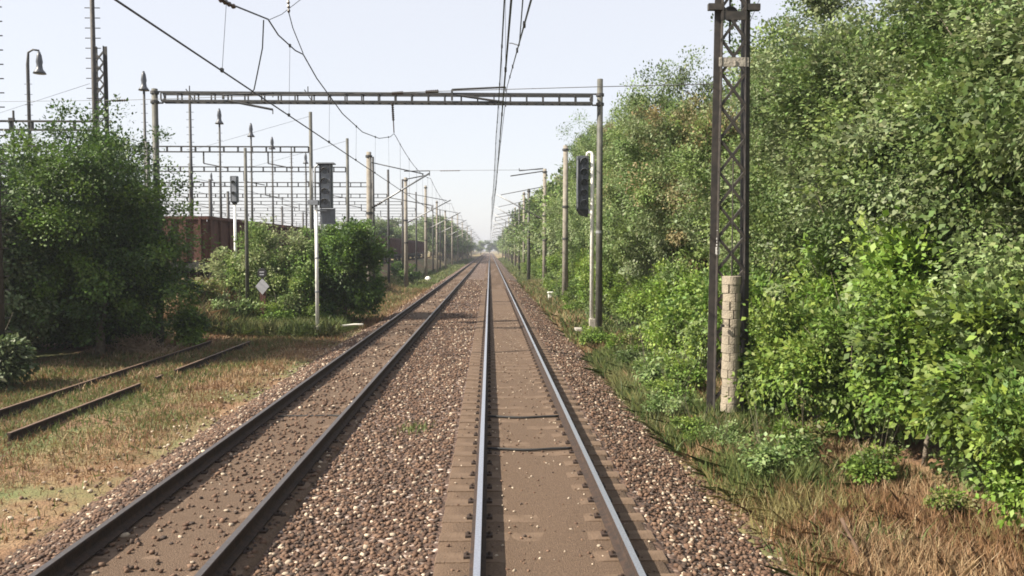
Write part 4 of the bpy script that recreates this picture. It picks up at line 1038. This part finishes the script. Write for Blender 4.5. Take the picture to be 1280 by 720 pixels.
grass('green_grass', [(-14, -6.0, 9, 32, 70000, .05, .2, .009, lambda x, y: left_edge(x, y) * np.clip(.3 + 2.6 * (vnoise(x * .45, y * .35, 33) - .36) + .7 * np.exp(-((x + 9.6) / 1.5) ** 2), 0, 1)),
                      (-13, -6.4, 32.8, 38.5, 34000, .2, .8, .016, lambda x, y: np.where(x > -7.8, .6, np.where(x < -11.3, .5, 1))),
                      (-9.5, -5.6, 40, 75, 9000, .12, .45, .025, None),
                      (3.2, 5.6, 13.5, 26, 50000, .1, .5, .009, lambda x, y: np.clip(2.5 * (vnoise(x * .8, y * .4, 44) - .3), .05, 1)),
                      (3.3, 6.0, 7.0, 14, 26000, .06, .4, .006, lambda x, y: np.clip(3 * (vnoise(x * 1.1, y * .8, 71) - .52), 0, 1)),
                      (3.5, 4.9, 10.6, 12.8, 16000, .12, .5, .007, lambda x, y: np.exp(-((x - 4.1) / .5) ** 2 - ((y - 11.6) / .7) ** 2)),
                      (3.2, 5.4, 30, 90, 14000, .15, .6, .028, None), (3.3, 6.2, 90, 300, 22000, .15, .6, .05, None), (-9.5, -5.6, 75, 300, 22000, .12, .45, .05, None),
                      (-1.75, -1.0, 13.6, 14.8, 500, .08, .14, .01, lambda x, y: np.exp(-((x + 1.35) / .25) ** 2 - ((y - 14.2) / .4) ** 2))],
      'green grass and weeds in patches beside the tracks', GRN, 4)
# the little weeds between the tracks stand on the ballast
# white-tipped debris: brush pile, stalk, marker stones
t0 = at(168, 436, 28.6); mb = MB(); g = random.Random(9)
for i in range(260):
    a = g.uniform(0, 6.28); r_ = g.gauss(0, .55); b = Vector((-12.3 + r_ * math.cos(a) * 1.3, 28.2 + r_ * math.sin(a) * .7, 0)); b.z = gz1(b.x, b.y) + g.uniform(0, .5) * math.exp(-r_ * r_ * 2)
    d = Vector((g.uniform(-1, 1), g.uniform(-1, 1), g.uniform(-.15, .7))).normalized() * g.uniform(.3, .8)
    mb.tube([b, b + d * .5 + Vector((0, 0, .04)), b + d], [.014, .010, .005], 4)
tag(mb.build('brush_pile', M['twig']), 'pile of dry pale brushwood under the big left tree', 'brush pile')
a = at(1052, 648, 8.6); b = at(1077, 704, 8.3); mb = MB(); zz = gz1(b.x, b.y)
mb.tube([(b.x, b.y, zz - .05), b.lerp(a, .35) + Vector((.02, 0, 0)), b.lerp(a, .75), a], [.028, .024, .02, .024], 7)
mb.tube([b.lerp(a, .5), b.lerp(a, .62) + Vector((-.12, 0, .06))], [.012, .005], 5)
tag(mb.build('dead_stalk', M['stalk'], None, True), 'dark dead stalk leaning in the dry grass at the lower right', 'stalk')
mb = MB(); p = at(688, 374, 52); zb = gz1(p.x, 52); mb.box((p.x, 52, zb + .28), (.3, .2, .56)); mb.box((p.x - .01, 51.96, zb + .6), (.38, .3, .1)); tag(mb.build('marker_stone', M['white'], bevel=.03), 'small white marker stone at the foot of the right bushes', 'marker stone')
p = at(535, 348, 92); zb = gz1(p.x, 92); mb = MB(); mb.lathe((p.x, 92, zb), [(.3, -.1), (.36, .12), (.34, .3), (.22, .48), (.06, .55)], 12); tag(mb.build('painted_stone', M['white'], None, True), 'round white painted stone at the foot of a pale left mast', 'painted stone')

# ------------------------------------------------------------------ haze
mb = MB(); mb.box((0, 970, 7.75), (2100, 2140, 19.5)); hz = mb.build('haze', M['black']); tag(hz, 'thin pale summer haze lying over the railway', None, None, 'stuff')
hm = bpy.data.materials.new('pale_haze'); hm.use_nodes = True; ht = hm.node_tree; ht.nodes.remove(ht.nodes['Principled BSDF'])
pv = ht.nodes.new('ShaderNodeVolumePrincipled'); pv.inputs['Color'].default_value = (0.56, 0.60, 0.70, 1); pv.inputs['Density'].default_value = 0.0006; pv.inputs['Anisotropy'].default_value = 0.2
ht.links.new(pv.outputs[0], ht.nodes['Material Output'].inputs['Volume'])
hz.data.materials.clear(); hz.data.materials.append(hm)
print('objects', len(bpy.data.objects))
